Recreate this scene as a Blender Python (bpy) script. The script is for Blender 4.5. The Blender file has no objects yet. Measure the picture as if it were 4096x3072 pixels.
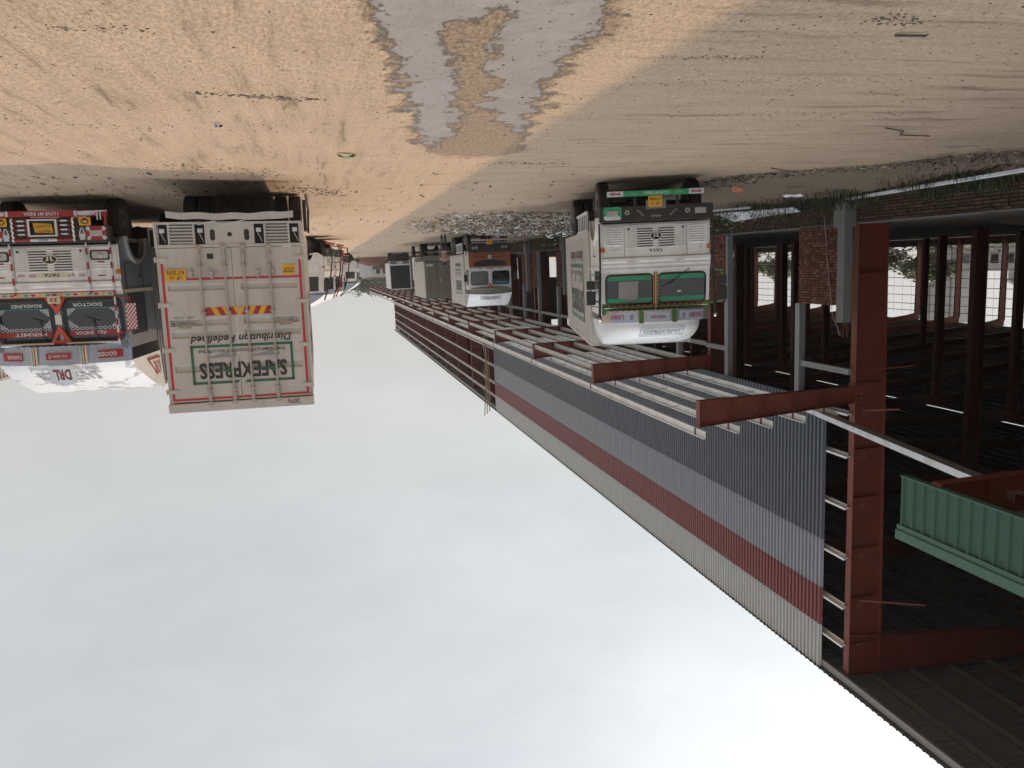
import bpy, math, random
import numpy as np
from mathutils import Matrix, Vector, noise as mnoise
random.seed(7)
R = math.radians
SC = bpy.context.scene
COL = SC.collection

# ------------------------------------------------------------------ camera (the photograph was taken upside down)
M = ((-0.970089, 0.079862, -0.229236), (-0.238653, -0.141022, 0.960811), (0.044405, 0.98678, 0.155863))
cd = bpy.data.cameras.new('camera'); cam = bpy.data.objects.new('camera', cd); COL.objects.link(cam)
cd.sensor_width = 36; cd.lens = 3100 / 4096 * 36; cd.clip_start = .1; cd.clip_end = 3000
cam.matrix_world = Matrix(((M[0][0], -M[0][1], -M[0][2], 0), (M[1][0], -M[1][1], -M[1][2], 0),
                           (M[2][0], -M[2][1], -M[2][2], 1.65), (0, 0, 0, 1)))
SC.camera = cam

# ------------------------------------------------------------------ sky and sun
SUN = Vector((-.78, .47, 1)).normalized()
SC.view_settings.view_transform = 'Standard'; SC.view_settings.look = 'None'
SC.view_settings.exposure = 0; SC.view_settings.gamma = 1; SC.view_settings.use_curve_mapping = False
w = bpy.data.worlds.new('World'); SC.world = w; w.use_nodes = True
nt = w.node_tree; nt.nodes.clear()
def N(t, k, **kw):
    n = t.nodes.new(k)
    for a, b in kw.items(): setattr(n, a, b)
    return n
def vmath(t, op, a, b=None):
    n = N(t, 'ShaderNodeVectorMath', operation=op)
    for i, v in enumerate((a, b)):
        if v is None: continue
        if hasattr(v, 'is_linked'): t.links.new(v, n.inputs[i])
        else: n.inputs[i].default_value = v
    return n.outputs['Value' if op in ('DOT_PRODUCT', 'LENGTH') else 'Vector']
def math_(t, op, a, b=0.0, c=None, clamp=False):
    n = N(t, 'ShaderNodeMath', operation=op); n.use_clamp = clamp
    for i, v in enumerate((a, b, c)):
        if v is None: continue
        if hasattr(v, 'is_linked'): t.links.new(v, n.inputs[i])
        else: n.inputs[i].default_value = v
    return n.outputs[0]
def ramp(t, fac, stops):
    n = N(t, 'ShaderNodeValToRGB'); e = n.color_ramp.elements
    while len(e) < len(stops): e.new(.5)
    for i, (p, c) in enumerate(stops):
        e[i].position = p; e[i].color = (*c, 1) if len(c) == 3 else c
    if fac is not None: t.links.new(fac, n.inputs[0])
    return n.outputs[0]
def mixc(t, fac, a, b, mode='MIX'):
    n = N(t, 'ShaderNodeMix', data_type='RGBA', blend_type=mode)
    for s, v in ((0, fac), (6, a), (7, b)):
        if hasattr(v, 'is_linked'): t.links.new(v, n.inputs[s])
        else: n.inputs[s].default_value = v if s == 0 else ((*v, 1) if len(v) == 3 else v)
    return n.outputs[2]
def noise_(t, vec, scale, detail=4, rough=.5, out=0, dist=0):
    n = N(t, 'ShaderNodeTexNoise'); n.inputs['Scale'].default_value = scale
    n.inputs['Detail'].default_value = detail; n.inputs['Roughness'].default_value = rough
    n.inputs['Distortion'].default_value = dist
    if vec is not None: t.links.new(vec, n.inputs['Vector'])
    return n.outputs[out]
tc = N(nt, 'ShaderNodeTexCoord').outputs['Generated']
D = vmath(nt, 'NORMALIZE', tc)
sep = N(nt, 'ShaderNodeSeparateXYZ'); nt.links.new(D, sep.inputs[0])
elev = math_(nt, 'MAXIMUM', sep.outputs[2], 0.0)
dot = math_(nt, 'MAXIMUM', vmath(nt, 'DOT_PRODUCT', D, tuple(SUN)), 0.0)
glow = math_(nt, 'POWER', dot, 3.2)
base = ramp(nt, elev, [(0, (.62, .605, .575)), (.12, (.575, .575, .56)), (.3, (.53, .565, .575)), (.6, (.54, .575, .605)), (.8, (1.1, 1.15, 1.22)), (1, (2.15, 2.2, 2.3))])  # zenith stops raised above the view to lift ambient light
cl = noise_(nt, vmath(nt, 'MULTIPLY', D, (1, 1, 2.2)), 1.7, 7, .55, dist=.5)
cl2 = noise_(nt, vmath(nt, 'MULTIPLY', D, (1, 1, 2.6)), 5.0, 9, .62, dist=1.2); cl = math_(nt, 'MULTIPLY_ADD', math_(nt, 'SUBTRACT', cl2, .5), .45, cl)
clouds = ramp(nt, cl, [(.36, (0, 0, 0)), (.74, (1, 1, 1))])
c1 = mixc(nt, math_(nt, 'MULTIPLY', clouds, .30), base, (.86, .86, .85))
g = math_(nt, 'MULTIPLY_ADD', glow, .5, 1.0); g = math_(nt, 'MULTIPLY_ADD', math_(nt, 'POWER', dot, 16.0), 1.7, g)  # narrow aureole round the sun, added to strengthen ambient light
gc = N(nt, 'ShaderNodeVectorMath', operation='SCALE'); nt.links.new(c1, gc.inputs[0]); nt.links.new(g, gc.inputs['Scale'])
bg1 = N(nt, 'ShaderNodeBackground'); nt.links.new(gc.outputs[0], bg1.inputs[0]); bg1.inputs[1].default_value = .97
sky = N(nt, 'ShaderNodeTexSky', sky_type='NISHITA'); sky.sun_disc = False
sky.sun_elevation = math.asin(SUN.z); sky.sun_rotation = math.atan2(SUN.x, SUN.y); sky.dust_density = 5
bg2 = N(nt, 'ShaderNodeBackground'); nt.links.new(sky.outputs[0], bg2.inputs[0]); bg2.inputs[1].default_value = .006
ad = N(nt, 'ShaderNodeAddShader'); nt.links.new(bg1.outputs[0], ad.inputs[0]); nt.links.new(bg2.outputs[0], ad.inputs[1])
nt.links.new(ad.outputs[0], N(nt, 'ShaderNodeOutputWorld').inputs[0])
sd = bpy.data.lights.new('sun', 'SUN'); sd.energy = 2.5; sd.angle = R(.7); sd.color = (1, .70, .42)
so = bpy.data.objects.new('sun', sd); COL.objects.link(so); so.rotation_euler = SUN.to_track_quat('Z', 'Y').to_euler()

# ------------------------------------------------------------------ materials
MATS = {}
def paint(name, col, rough=.5, metal=0.0, dirt=.25, dcol=(.16, .115, .075), scale=2.5, streak=.3, bump=.0, bscale=60, spec=.5, dlo=.45, dhi=.75):
    """weathered surface: base colour broken by grime patches, vertical run marks and fine mottling"""
    if name in MATS: return MATS[name]
    m = bpy.data.materials.new(name); m.use_nodes = True; t = m.node_tree
    b = t.nodes['Principled BSDF']; b.inputs['Metallic'].default_value = metal
    b.inputs['Specular IOR Level'].default_value = spec
    o = N(t, 'ShaderNodeTexCoord').outputs['Object']
    g1 = ramp(t, noise_(t, o, scale, 9, .62), [(dlo, (0, 0, 0)), (dhi, (1, 1, 1))])
    sv = N(t, 'ShaderNodeMapping'); t.links.new(o, sv.inputs[0]); sv.inputs['Scale'].default_value = (scale * 7, scale * 7, scale * .35)
    g2 = ramp(t, noise_(t, sv.outputs[0], 1, 5, .6), [(.5, (0, 0, 0)), (.8, (1, 1, 1))])
    f = math_(t, 'ADD', math_(t, 'MULTIPLY', g1, dirt), math_(t, 'MULTIPLY', g2, streak * dirt * 2), clamp=True)
    fine = noise_(t, o, bscale, 4, .6)
    c0 = mixc(t, math_(t, 'MULTIPLY', fine, .35), tuple(x * 1.06 for x in col), tuple(x * .86 for x in col))
    c = mixc(t, f, c0, dcol); t.links.new(c, b.inputs['Base Color'])
    r = math_(t, 'MULTIPLY_ADD', g1, .2, rough - .05, clamp=True); t.links.new(r, b.inputs['Roughness'])
    if bump:
        bn = N(t, 'ShaderNodeBump'); bn.inputs['Strength'].default_value = bump; bn.inputs['Distance'].default_value = .01
        t.links.new(fine, bn.inputs['Height']); t.links.new(bn.outputs[0], b.inputs['Normal'])
    MATS[name] = m; return m
WHITE = paint('white_enamel', (.74, .73, .715), .38, dirt=.28, streak=.3)
WHITE2 = paint('white_box_paint', (.50, .475, .445), .5, dirt=.24, streak=.35, scale=1.6)
FIBRE = paint('white_fibreglass', (.60, .60, .595), .3, dirt=.22, dcol=(.3, .28, .26), scale=1.6)
PEEL = paint('peeling_white_paint', (.56, .56, .565), .34, dirt=.95, dcol=(.30, .31, .33), scale=2.1, streak=0, dlo=.545, dhi=.56)
SILVER = paint('brushed_steel', (.60, .61, .62), .35, metal=.75, dirt=.35, dcol=(.2, .18, .16))
GALV = paint('galvanised_steel', (.76, .79, .81), .45, metal=.0, dirt=.35, dcol=(.30, .28, .24), scale=1.2)
GALV2 = paint('dull_galvanised_steel', (.27, .285, .30), .5, metal=.2, dirt=.35, dcol=(.17, .16, .15))
GALVD = paint('shaded_purlin', (.10, .10, .095), .6, metal=.2, dirt=.4, dcol=(.07, .055, .045))  # galvanised steel with the dark interior's shade put into its colour
REDOX = paint('red_oxide_primer', (.16, .036, .017), .5, dirt=.42, dcol=(.085, .02, .012), scale=.9, streak=.4)
BLACK = paint('black_paint', (.018, .018, .02), .45, dirt=.35, dcol=(.08, .06, .045))
RUBBER = paint('tyre_rubber', (.022, .021, .02), .85, dirt=.6, dcol=(.11, .085, .06), scale=4)
CHAS = paint('chassis_black', (.02, .02, .02), .7, dirt=.5, dcol=(.09, .065, .045))
GLASS = paint('dark_window_glass', (.012, .015, .018), .06, dirt=.12, dcol=(.05, .05, .05), streak=.1, spec=.9)
LAMP = paint('headlamp_glass', (.42, .43, .43), .12, metal=.4, dirt=.25, scale=8, dcol=(.12, .12, .12))
CHROME = paint('chrome', (.75, .75, .75), .15, metal=1, dirt=.1)
REDP = paint('red_paint', (.34, .016, .022), .4, dirt=.18)
RTAPE = paint('red_tape', (.46, .02, .04), .35, dirt=.15)
GREENP = paint('green_paint', (.01, .33, .14), .35, dirt=.2)
LOGOG = paint('logo_green', (.02, .12, .065), .5, dirt=.15)
LOGOK = paint('logo_black', (.02, .022, .026), .5, dirt=.1)
LOGOGR = paint('logo_grey', (.25, .26, .27), .5, dirt=.1)
YEL = paint('yellow_plate', (.72, .38, .02), .45, dirt=.25)
ORANGE = paint('orange_cab_paint', (.26, .08, .03), .4, dirt=.35, dcol=(.2, .12, .07))
AMBER = paint('amber_lens', (.45, .13, .01), .2, dirt=.1)
BLUEG = paint('blue_grey_panel', (.38, .44, .55), .45, dirt=.3)
DKBLUE = paint('dark_blue_paint', (.02, .035, .08), .5, dirt=.3)
OLIVE = paint('green_cab_paint', (.05, .13, .03), .45, dirt=.3)
TEAL = paint('teal_paint', (.03, .32, .33), .4, dirt=.1)
CREAM = paint('cream_paint', (.62, .55, .40), .5, dirt=.3)
FABRIC = paint('curtain_cloth', (.30, .30, .29), .9, dirt=.3)
CONC = paint('concrete', (.19, .19, .18), .85, dirt=.35, dcol=(.13, .125, .11), bump=.5, bscale=30, scale=3)
BRICK = paint('brick_red', (.155, .05, .032), .9, dirt=.45, dcol=(.11, .06, .045), bump=.7, bscale=40, scale=6)
BRICK2 = paint('brick_brown', (.18, .08, .045), .9, dirt=.45, dcol=(.12, .08, .055), bump=.7, bscale=40, scale=6)
BRICKM = paint('mossy_brick', (.08, .048, .03), .95, dirt=.8, dcol=(.035, .048, .012), bump=.7, bscale=40, scale=1.6, streak=.8)
MORTAR = paint('mortar', (.05, .042, .035), .95, dirt=.4, dcol=(.05, .05, .03))
GRNSH = paint('green_sheet', (.02, .082, .054), .45, dirt=.28, dcol=(.03, .08, .055), scale=1.5)
GRNSH2 = paint('pale_green_flashing', (.05, .128, .095), .45, dirt=.25, dcol=(.05, .13, .09))
CLDK = paint('slate_blue_sheet', (.075, .085, .102), .42, dirt=.25, dcol=(.08, .085, .10), scale=.8)
CLLT = paint('light_grey_sheet', (.235, .255, .29), .42, dirt=.3, dcol=(.17, .17, .185), scale=.8)
CLRD = paint('maroon_sheet', (.165, .034, .03), .42, dirt=.25, dcol=(.16, .035, .035), scale=.8)
CLWH = paint('off_white_sheet', (.40, .42, .425), .42, dirt=.3, dcol=(.27, .26, .24), scale=.8)
ROOFM = paint('roof_sheet_underside', (.145, .165, .19), .5, dirt=.3, dcol=(.12, .11, .10), scale=.5)
BAMBOO = paint('bamboo', (.26, .17, .09), .7, dirt=.4)
ROPE = paint('pale_rope', (.45, .42, .36), .9, dirt=.2)
PLASTICW = paint('white_plastic', (.62, .63, .66), .5, dirt=.35)
RUSTY = paint('brown_steel', (.15, .055, .025), .7, dirt=.5, dcol=(.07, .035, .02))
DIRTW = paint('dirty_cream_box', (.17, .155, .13), .6, dirt=.6, dcol=(.16, .13, .10), scale=1.3)
TARP = paint('black_tarpaulin', (.012, .016, .022), .6, dirt=.2)
SKIN = paint('skin', (.22, .12, .075), .6, dirt=.1)
SHIRT = paint('brown_shirt', (.32, .21, .18), .9, dirt=.2)
TROUS = paint('grey_trousers', (.05, .05, .055), .9, dirt=.2)

# ------------------------------------------------------------------ mesh helpers
class G:
    def __init__(s): s.v = []; s.f = []; s.m = []
    def add(s, vs, fs, mi=0):
        n = len(s.v); s.v += [tuple(p) for p in vs]; s.f += [tuple(i + n for i in f) for f in fs]; s.m += [mi] * len(fs); return s
    def box(s, x0, x1, y0, y1, z0, z1, mi=0):
        return s.add([(x0, y0, z0), (x1, y0, z0), (x1, y1, z0), (x0, y1, z0), (x0, y0, z1), (x1, y0, z1), (x1, y1, z1), (x0, y1, z1)],
              [(0, 3, 2, 1), (4, 5, 6, 7), (0, 1, 5, 4), (1, 2, 6, 5), (2, 3, 7, 6), (3, 0, 4, 7)], mi)
    def prism(s, pts, ax, a0, a1, mi=0):
        """pts in the plane normal to axis ax, in the order of the remaining axes"""
        n = len(pts)
        def mk(p, a): return (a, p[0], p[1]) if ax == 'x' else (p[0], a, p[1]) if ax == 'y' else (p[0], p[1], a)
        vs = [mk(p, a0) for p in pts] + [mk(p, a1) for p in pts]
        fs = [tuple(range(n)), tuple(range(2 * n - 1, n - 1, -1))] + [(i, i + n, (i + 1) % n + n, (i + 1) % n) for i in range(n)]
        return s.add(vs, fs, mi)
    def tube(s, p0, p1, r, n=8, mi=0, r2=None):
        p0 = Vector(p0); p1 = Vector(p1); d = p1 - p0
        if d.length < 1e-6: return s
        q = d.to_track_quat('Z', 'Y'); r2 = r if r2 is None else r2; vs = []
        for p, rr in ((p0, r), (p1, r2)):
            for i in range(n):
                a = 2 * math.pi * i / n; vs.append(p + q @ Vector((rr * math.cos(a), rr * math.sin(a), 0)))
        fs = [(i, (i + 1) % n, (i + 1) % n + n, i + n) for i in range(n)] + [tuple(range(n - 1, -1, -1)), tuple(range(n, 2 * n))]
        return s.add(vs, fs, mi)
    def path(s, pts, r, n=6, mi=0):
        for a, b in zip(pts[:-1], pts[1:]): s.tube(a, b, r, n, mi)
        return s
    def bar(s, p0, p1, w, h, mi=0, up=(0, 0, 1)):
        p0 = Vector(p0); p1 = Vector(p1); d = (p1 - p0).normalized(); u = Vector(up); x = d.cross(u).normalized() * w / 2; u = x.cross(d).normalized() * h / 2
        vs = [p + a * x + b * u for p in (p0, p1) for a, b in ((-1, -1), (1, -1), (1, 1), (-1, 1))]
        return s.add(vs, [(0, 1, 2, 3), (7, 6, 5, 4), (0, 4, 5, 1), (1, 5, 6, 2), (2, 6, 7, 3), (3, 7, 4, 0)], mi)
    def ball(s, c, r, mi=0, n=8, sc=(1, 1, 1)):
        vs = []; fs = []
        for j in range(1, n // 2):
            t = math.pi * j / (n // 2)
            for i in range(n):
                a = 2 * math.pi * i / n; vs.append((c[0] + r * sc[0] * math.sin(t) * math.cos(a), c[1] + r * sc[1] * math.sin(t) * math.sin(a), c[2] + r * sc[2] * math.cos(t)))
        L = n // 2 - 1
        for j in range(L - 1):
            for i in range(n): fs.append((j * n + i, (j + 1) * n + i, (j + 1) * n + (i + 1) % n, j * n + (i + 1) % n))
        k = len(vs); vs += [(c[0], c[1], c[2] + r * sc[2]), (c[0], c[1], c[2] - r * sc[2])]
        for i in range(n): fs.append((k, i, (i + 1) % n)); fs.append((k + 1, (L - 1) * n + (i + 1) % n, (L - 1) * n + i))
        return s.add(vs, fs, mi)
    def grid(s, fn, nu, nv, mi=0):
        vs = [fn(i / nu, j / nv) for j in range(nv + 1) for i in range(nu + 1)]
        fs = [(j * (nu + 1) + i, j * (nu + 1) + i + 1, (j + 1) * (nu + 1) + i + 1, (j + 1) * (nu + 1) + i) for j in range(nv) for i in range(nu)]
        return s.add(vs, fs, mi)
    def lathe(s, prof, n=20, mi=0, c=(0, 0, 0)):
        """profile (x, r) turned about the x axis through c"""
        vs = []; k = len(prof)
        for i in range(n):
            a = 2 * math.pi * i / n
            for x, r in prof: vs.append((c[0] + x, c[1] + r * math.cos(a), c[2] + r * math.sin(a)))
        fs = [(i * k + j, ((i + 1) % n) * k + j, ((i + 1) % n) * k + j + 1, i * k + j + 1) for i in range(n) for j in range(k - 1)]
        return s.add(vs, fs, mi)
    def mesh(s, name, mats, smooth=False):
        me = bpy.data.meshes.new(name); me.from_pydata(s.v, [], s.f)
        for m in (mats if isinstance(mats, (list, tuple)) else [mats]): me.materials.append(m)
        me.polygons.foreach_set('material_index', s.m)
        if smooth: me.polygons.foreach_set('use_smooth', [True] * len(s.f))
        me.update(); return me
    def obj(s, name, mats, parent=None, bevel=0, smooth=False, label=None):
        o = bpy.data.objects.new(name, s.mesh(name, mats, smooth)); COL.objects.link(o)
        if parent: o.parent = parent
        if bevel:
            b = o.modifiers.new('bevel', 'BEVEL'); b.width = bevel; b.segments = 2; b.limit_method = 'ANGLE'
        if label: o['label'] = label
        return o
def inst(name, me, parent, loc=(0, 0, 0), rot=(0, 0, 0), scale=None):
    o = bpy.data.objects.new(name, me); COL.objects.link(o); o.parent = parent; o.location = loc; o.rotation_euler = rot
    if scale: o.scale = scale
    return o
def tag(o, label=None, cat=None, group=None, kind=None):
    if label: o['label'] = label
    if cat: o['category'] = cat
    if group: o['group'] = group
    if kind: o['kind'] = kind
    return o
def thing(name, label, cat, loc=(0, 0, 0), rz=0, group=None, ry=0, rx=0):
    o = bpy.data.objects.new(name, None); COL.objects.link(o); o.empty_display_size = .3
    o.location = loc; o.rotation_euler = (rx, ry, rz); return tag(o, label, cat, group)
def face_map(face, x, y, z):
    return {'-y': lambda a, b: (x + a, y, z + b), '+y': lambda a, b: (x - a, y, z + b),
            '+x': lambda a, b: (x, y + a, z + b), '-x': lambda a, b: (x, y - a, z + b)}[face]
def txt(s, x, y, z, wd, ht, mat, parent, face='-y', shear=0.0, bold=.0, name='lettering', fmap=None, slope=0.0):
    c = bpy.data.curves.new('t', 'FONT'); c.body = s; c.resolution_u = 2; c.offset = bold
    ob = bpy.data.objects.new('t', c); me = bpy.data.meshes.new_from_object(ob); bpy.data.objects.remove(ob)
    n = len(me.vertices)
    if n == 0: return None
    a = np.zeros(n * 3); me.vertices.foreach_get('co', a); a = a.reshape(-1, 3)[:, :2]
    lo = a.min(0); hi = a.max(0); a = (a - (lo + hi) / 2) / np.maximum(hi - lo, 1e-6) * (wd, ht)
    a[:, 0] += a[:, 1] * shear
    fm = fmap or face_map(face, x, y, z)
    me.vertices.foreach_set('co', np.array([fm(p, q + slope * p) for p, q in a], dtype=float).ravel())
    me.materials.append(mat); me.update(); me.name = name
    o = bpy.data.objects.new(name, me); COL.objects.link(o); o.parent = parent; return o
def flat(pts, face, x, y, z):
    fm = face_map(face, x, y, z); return [fm(a, b) for a, b in pts]
def board(g, pts, face, x, y, z, mi=0):
    """thin flat patch of paint or tape lying on a face"""
    g.add(flat(pts, face, x, y, z), [tuple(range(len(pts)))], mi)
def rect(x0, x1, z0, z1): return [(x0, z0), (x1, z0), (x1, z1), (x0, z1)]
# ================================================================== ground
def nz(x, y, s, seed=0.0, o=4):
    return mnoise.fractal(Vector((x * s + seed, y * s - seed, seed)), 1.0, 2.0, o)
def lerp(pts, y):
    if y <= pts[0][0]: return pts[0][1]
    for (a, p), (b, q) in zip(pts[:-1], pts[1:]):
        if y <= b: return p + (q - p) * (y - a) / (b - a)
    return pts[-1][1]
WL = [(2, -2.0), (5.2, -2.03), (7.0, -2.23), (9.5, -2.62), (11.7, -3.05), (12.6, -2.75)]
WR = [(2, .3), (4.3, -.2), (5.2, -.43), (6.9, -.80), (9, -1.12), (11.1, -1.50), (12.6, -2.3)]
def wet(x, y):
    if y > 15 or y < 1.5 or x < -4.5 or x > 1.5: return 0, 0
    n1 = nz(x, y, 1.6, 3.1); n2 = nz(x, y * .7, 4.5, 8.2, 3) 
    l = lerp(WL, y) + .16 * n1; r = lerp(WR, y) + .16 * n1 + .05 * n2
    d = min(x - l, r - x, (12.1 - y) * .6)
    c = lerp([(4.6, -1.18), (6.5, -1.35), (8.5, -1.75), (11, -2.4)], y) + .12 * n1; hw = lerp([(4.7, -.25), (5.6, .13), (7.4, .22), (8.6, .13), (9.6, .26), (10.6, .55), (12, .8)], y) + .14 * n2
    isl = abs(x - c) - hw
    s = min(d, isl)
    return max(0, min(1, .5 + s * 2.2)), max(0, min(1, .5 + (d + .10 + .1 * n2) * 3.5))
def gz(x, y):
    z = .012 * nz(x, y, .35, 1.7)
    if abs(x) < 18 and y < 60:
        z += .010 * nz(x, y, 1.7, 5.0, 3)
        if y < 25: z += .003 * nz(x, y, 7.0, 2.0, 2)
        if x < -1.5 and y < 24:
            z += .006 * nz(x * .35, y * 5, 1.0, 9.0, 3)                     # ruts running into the shed
        if x > -2.5:
            u = x * .92 + y * .38; v = -x * .38 + y * .92; z += .006 * nz(u * 4.5, v * .35, 1.0, 4.0, 3)
        b = math.exp(-((y - (14.9 - .42 * x)) / .45) ** 2) * (1 if .2 < x < 7 else 0); z += .05 * b
        if x < -12.0: z += .22 * min(1, (-12.0 - x) / 2.2) * (1 + .5 * nz(x, y, .9, 2.0))
        e = -5.5 - .55 * max(0, 20 - y)
        h = math.exp(-(((x + 8.2) / 2.6) ** 2 + ((y - 30.5) / 6.0) ** 2) ** 1.5) * .34 * (1 + .5 * nz(x, y, 1.3, 6)); z += h
    w_, d_ = wet(x, y)
    return z - .018 * w_ - .006 * d_
def axis_pts(lo, hi, fine_lo, fine_hi, st, gr=1.06):
    a = list(np.arange(fine_lo, fine_hi, st)); s = st; v = a[-1]; out = []
    while v < hi: s *= gr; v += s; out.append(v)
    s = st; v = a[0]; pre = []
    while v > lo: s *= gr; v -= s; pre.append(v)
    return np.array(pre[::-1] + a + out)
xs = axis_pts(-900, 900, -14.5, 7.5, .055, 1.05)
ys = [1.5]
while ys[-1] < 1600: ys.append(ys[-1] + max(.03, min(.0095 * ys[-1], 30)))
ys = np.array([-400, -200, -100, -50, -25, -12, -6, -2] + [0, .8] + ys)
nx, ny = len(xs), len(ys)
vs = np.zeros((ny, nx, 3)); att = np.zeros((ny, nx, 4)); att[..., 3] = 1
for j, y in enumerate(ys):
    for i, x in enumerate(xs):
        if -19 < x < 9 and 0 < y < 62:
            vs[j, i] = (x, y, gz(x, y))
            if y < 15 and -4.5 < x < 1.5: a, b = wet(x, y); att[j, i, 0] = a; att[j, i, 1] = b
            if x < -4: 
                q = nz(x, y, .5, 7.7)
                att[j, i, 2] = max(0, min(1, ((-(9.0 + .0 * y) - x) + lerp([(10, -3.6), (14, -2.2), (16, .6), (20, 2.6), (24, 3.6), (40, 3)], y)) * .9 + q * .8))
        else: vs[j, i] = (x, y, .012 * nz(x, y, .35, 1.7) if abs(x) < 60 and y < 200 else 0)
idx = np.arange(nx * ny).reshape(ny, nx)
q = np.stack([idx[:-1, :-1], idx[:-1, 1:], idx[1:, 1:], idx[1:, :-1]], -1).reshape(-1, 4)
me = bpy.data.meshes.new('ground'); me.vertices.add(nx * ny); me.vertices.foreach_set('co', vs.ravel())
me.loops.add(q.size); me.loops.foreach_set('vertex_index', q.ravel()); me.polygons.add(len(q))
me.polygons.foreach_set('loop_start', np.arange(len(q)) * 4); me.polygons.foreach_set('loop_total', np.full(len(q), 4))
me.polygons.foreach_set('use_smooth', np.ones(len(q), bool)); me.update(calc_edges=True); me.validate()
ca = me.color_attributes.new('mud', 'FLOAT_COLOR', 'POINT'); ca.data.foreach_set('color', att.ravel())
m = bpy.data.materials.new('dried_mud'); m.use_nodes = True; t = m.node_tree; b = t.nodes['Principled BSDF']
o = N(t, 'ShaderNodeTexCoord').outputs['Object']; at = N(t, 'ShaderNodeVertexColor', layer_name='mud').outputs[0]
sp = N(t, 'ShaderNodeSeparateColor'); t.links.new(at, sp.inputs[0])
sx = N(t, 'ShaderNodeSeparateXYZ'); t.links.new(o, sx.inputs[0])
def mapped(scale, rot=0):
    n = N(t, 'ShaderNodeMapping'); t.links.new(o, n.inputs[0]); n.inputs['Scale'].default_value = scale; n.inputs['Rotation'].default_value = (0, 0, rot); return n.outputs[0]
s1 = noise_(t, mapped((.45, 6, 1)), 1, 7, .65, dist=.4); s2 = noise_(t, mapped((5.5, .5, 1), R(-22)), 1, 7, .65, dist=.4)
side = ramp(t, math_(t, 'MULTIPLY_ADD', sx.outputs[0], .12, .75, clamp=True), [(.25, (0, 0, 0)), (.75, (1, 1, 1))])
st = mixc(t, side, s1, s2)
n1 = noise_(t, o, .9, 8, .6, dist=.3); n2 = noise_(t, o, 9, 8, .7); n3 = noise_(t, o, 45, 5, .7); n4 = noise_(t, o, 120, 3, .6)
dry = ramp(t, n1, [(.25, (.325, .237, .163)), (.5, (.39, .292, .206)), (.8, (.43, .33, .24))])
dry = mixc(t, .62, dry, ramp(t, st, [(.32, (.18, .138, .10)), (.45, (.36, .27, .188)), (.70, (.45, .345, .25))]))
specks = ramp(t, noise_(t, mapped((14, 34, 1)), 1, 6, .75), [(.56, (0, 0, 0)), (.63, (1, 1, 1))]); dry = mixc(t, math_(t, 'MULTIPLY', specks, .55), dry, (.17, .12, .08))
grit = ramp(t, noise_(t, mapped((34, 13, 1)), 1, 5, .8), [(.50, (0, 0, 0)), (.62, (1, 1, 1))]); dry = mixc(t, math_(t, 'MULTIPLY', grit, .24), dry, (.24, .17, .115)); pits = ramp(t, noise_(t, mapped((52, 17, 1)), 1, 3, .7), [(.62, (0, 0, 0)), (.66, (1, 1, 1))]); dry = mixc(t, math_(t, 'MULTIPLY', pits, .5), dry, (.085, .06, .045))
lines = ramp(t, st, [(.32, (1, 1, 1)), (.39, (0, 0, 0))]); dry = mixc(t, math_(t, 'MULTIPLY', lines, .6), dry, (.15, .11, .075))
sp2 = ramp(t, n3, [(.60, (0, 0, 0)), (.66, (1, 1, 1))]); dry = mixc(t, math_(t, 'MULTIPLY', sp2, .8), dry, (.10, .075, .055))
nm = math_(t, 'MULTIPLY_ADD', noise_(t, mapped((3.2, 7, 1)), 1, 9, .74), .5, math_(t, 'MULTIPLY', noise_(t, mapped((11, 4, 1)), 1, 8, .74), .5)); wn = math_(t, 'MULTIPLY_ADD', nm, 2.6, -1.3); wn = math_(t, 'MULTIPLY_ADD', math_(t, 'SUBTRACT', noise_(t, o, 2.2, 5, .6), .5), .9, wn)
wetm = ramp(t, math_(t, 'ADD', sp.outputs[0], wn), [(.42, (0, 0, 0)), (.58, (1, 1, 1))])
dmp = ramp(t, math_(t, 'ADD', sp.outputs[1], math_(t, 'MULTIPLY', wn, .9)), [(.4, (0, 0, 0)), (.6, (1, 1, 1))])
vg = ramp(t, math_(t, 'ADD', sp.outputs[2], math_(t, 'MULTIPLY', wn, 1.5)), [(.3, (0, 0, 0)), (.7, (1, 1, 1))])
damp = mixc(t, ramp(t, noise_(t, mapped((30, 9, 1)), 1, 5, .8), [(.38, (0, 0, 0)), (.6, (1, 1, 1))]), (.085, .06, .038), (.26, .19, .12))
slur = mixc(t, ramp(t, nm, [(.50, (0, 0, 0)), (.60, (1, 1, 1))]), (.235, .215, .207), (.15, .128, .115)); slur = mixc(t, math_(t, 'MULTIPLY', pits, math_(t, 'MULTIPLY_ADD', n1, 3.0, -.9, clamp=True)), slur, (.07, .05, .04))
slur = mixc(t, ramp(t, n1, [(.3, (0, 0, 0)), (.7, (1, 1, 1))]), slur, (.185, .155, .135), 'MIX')
c = mixc(t, math_(t, 'MULTIPLY', vg, .7), dry, (.11, .085, .06)); c = mixc(t, math_(t, 'MULTIPLY', dmp, .85), c, damp); c = mixc(t, wetm, c, slur)
t.links.new(c, b.inputs['Base Color'])
r = math_(t, 'MULTIPLY_ADD', dmp, -.25, .95); r = math_(t, 'MULTIPLY_ADD', wetm, -.30, r); t.links.new(r, b.inputs['Roughness'])
b.inputs['Specular IOR Level'].default_value = .35
hh = math_(t, 'MULTIPLY_ADD', n2, .5, math_(t, 'MULTIPLY', n3, .28)); hh = math_(t, 'MULTIPLY_ADD', st, .8, hh); hh = math_(t, 'MULTIPLY_ADD', grit, -.12, hh)
hw = math_(t, 'MULTIPLY', hh, math_(t, 'MULTIPLY_ADD', wetm, -.7, 1.0))
bn = N(t, 'ShaderNodeBump'); bn.inputs['Strength'].default_value = .9; bn.inputs['Distance'].default_value = .038
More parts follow.
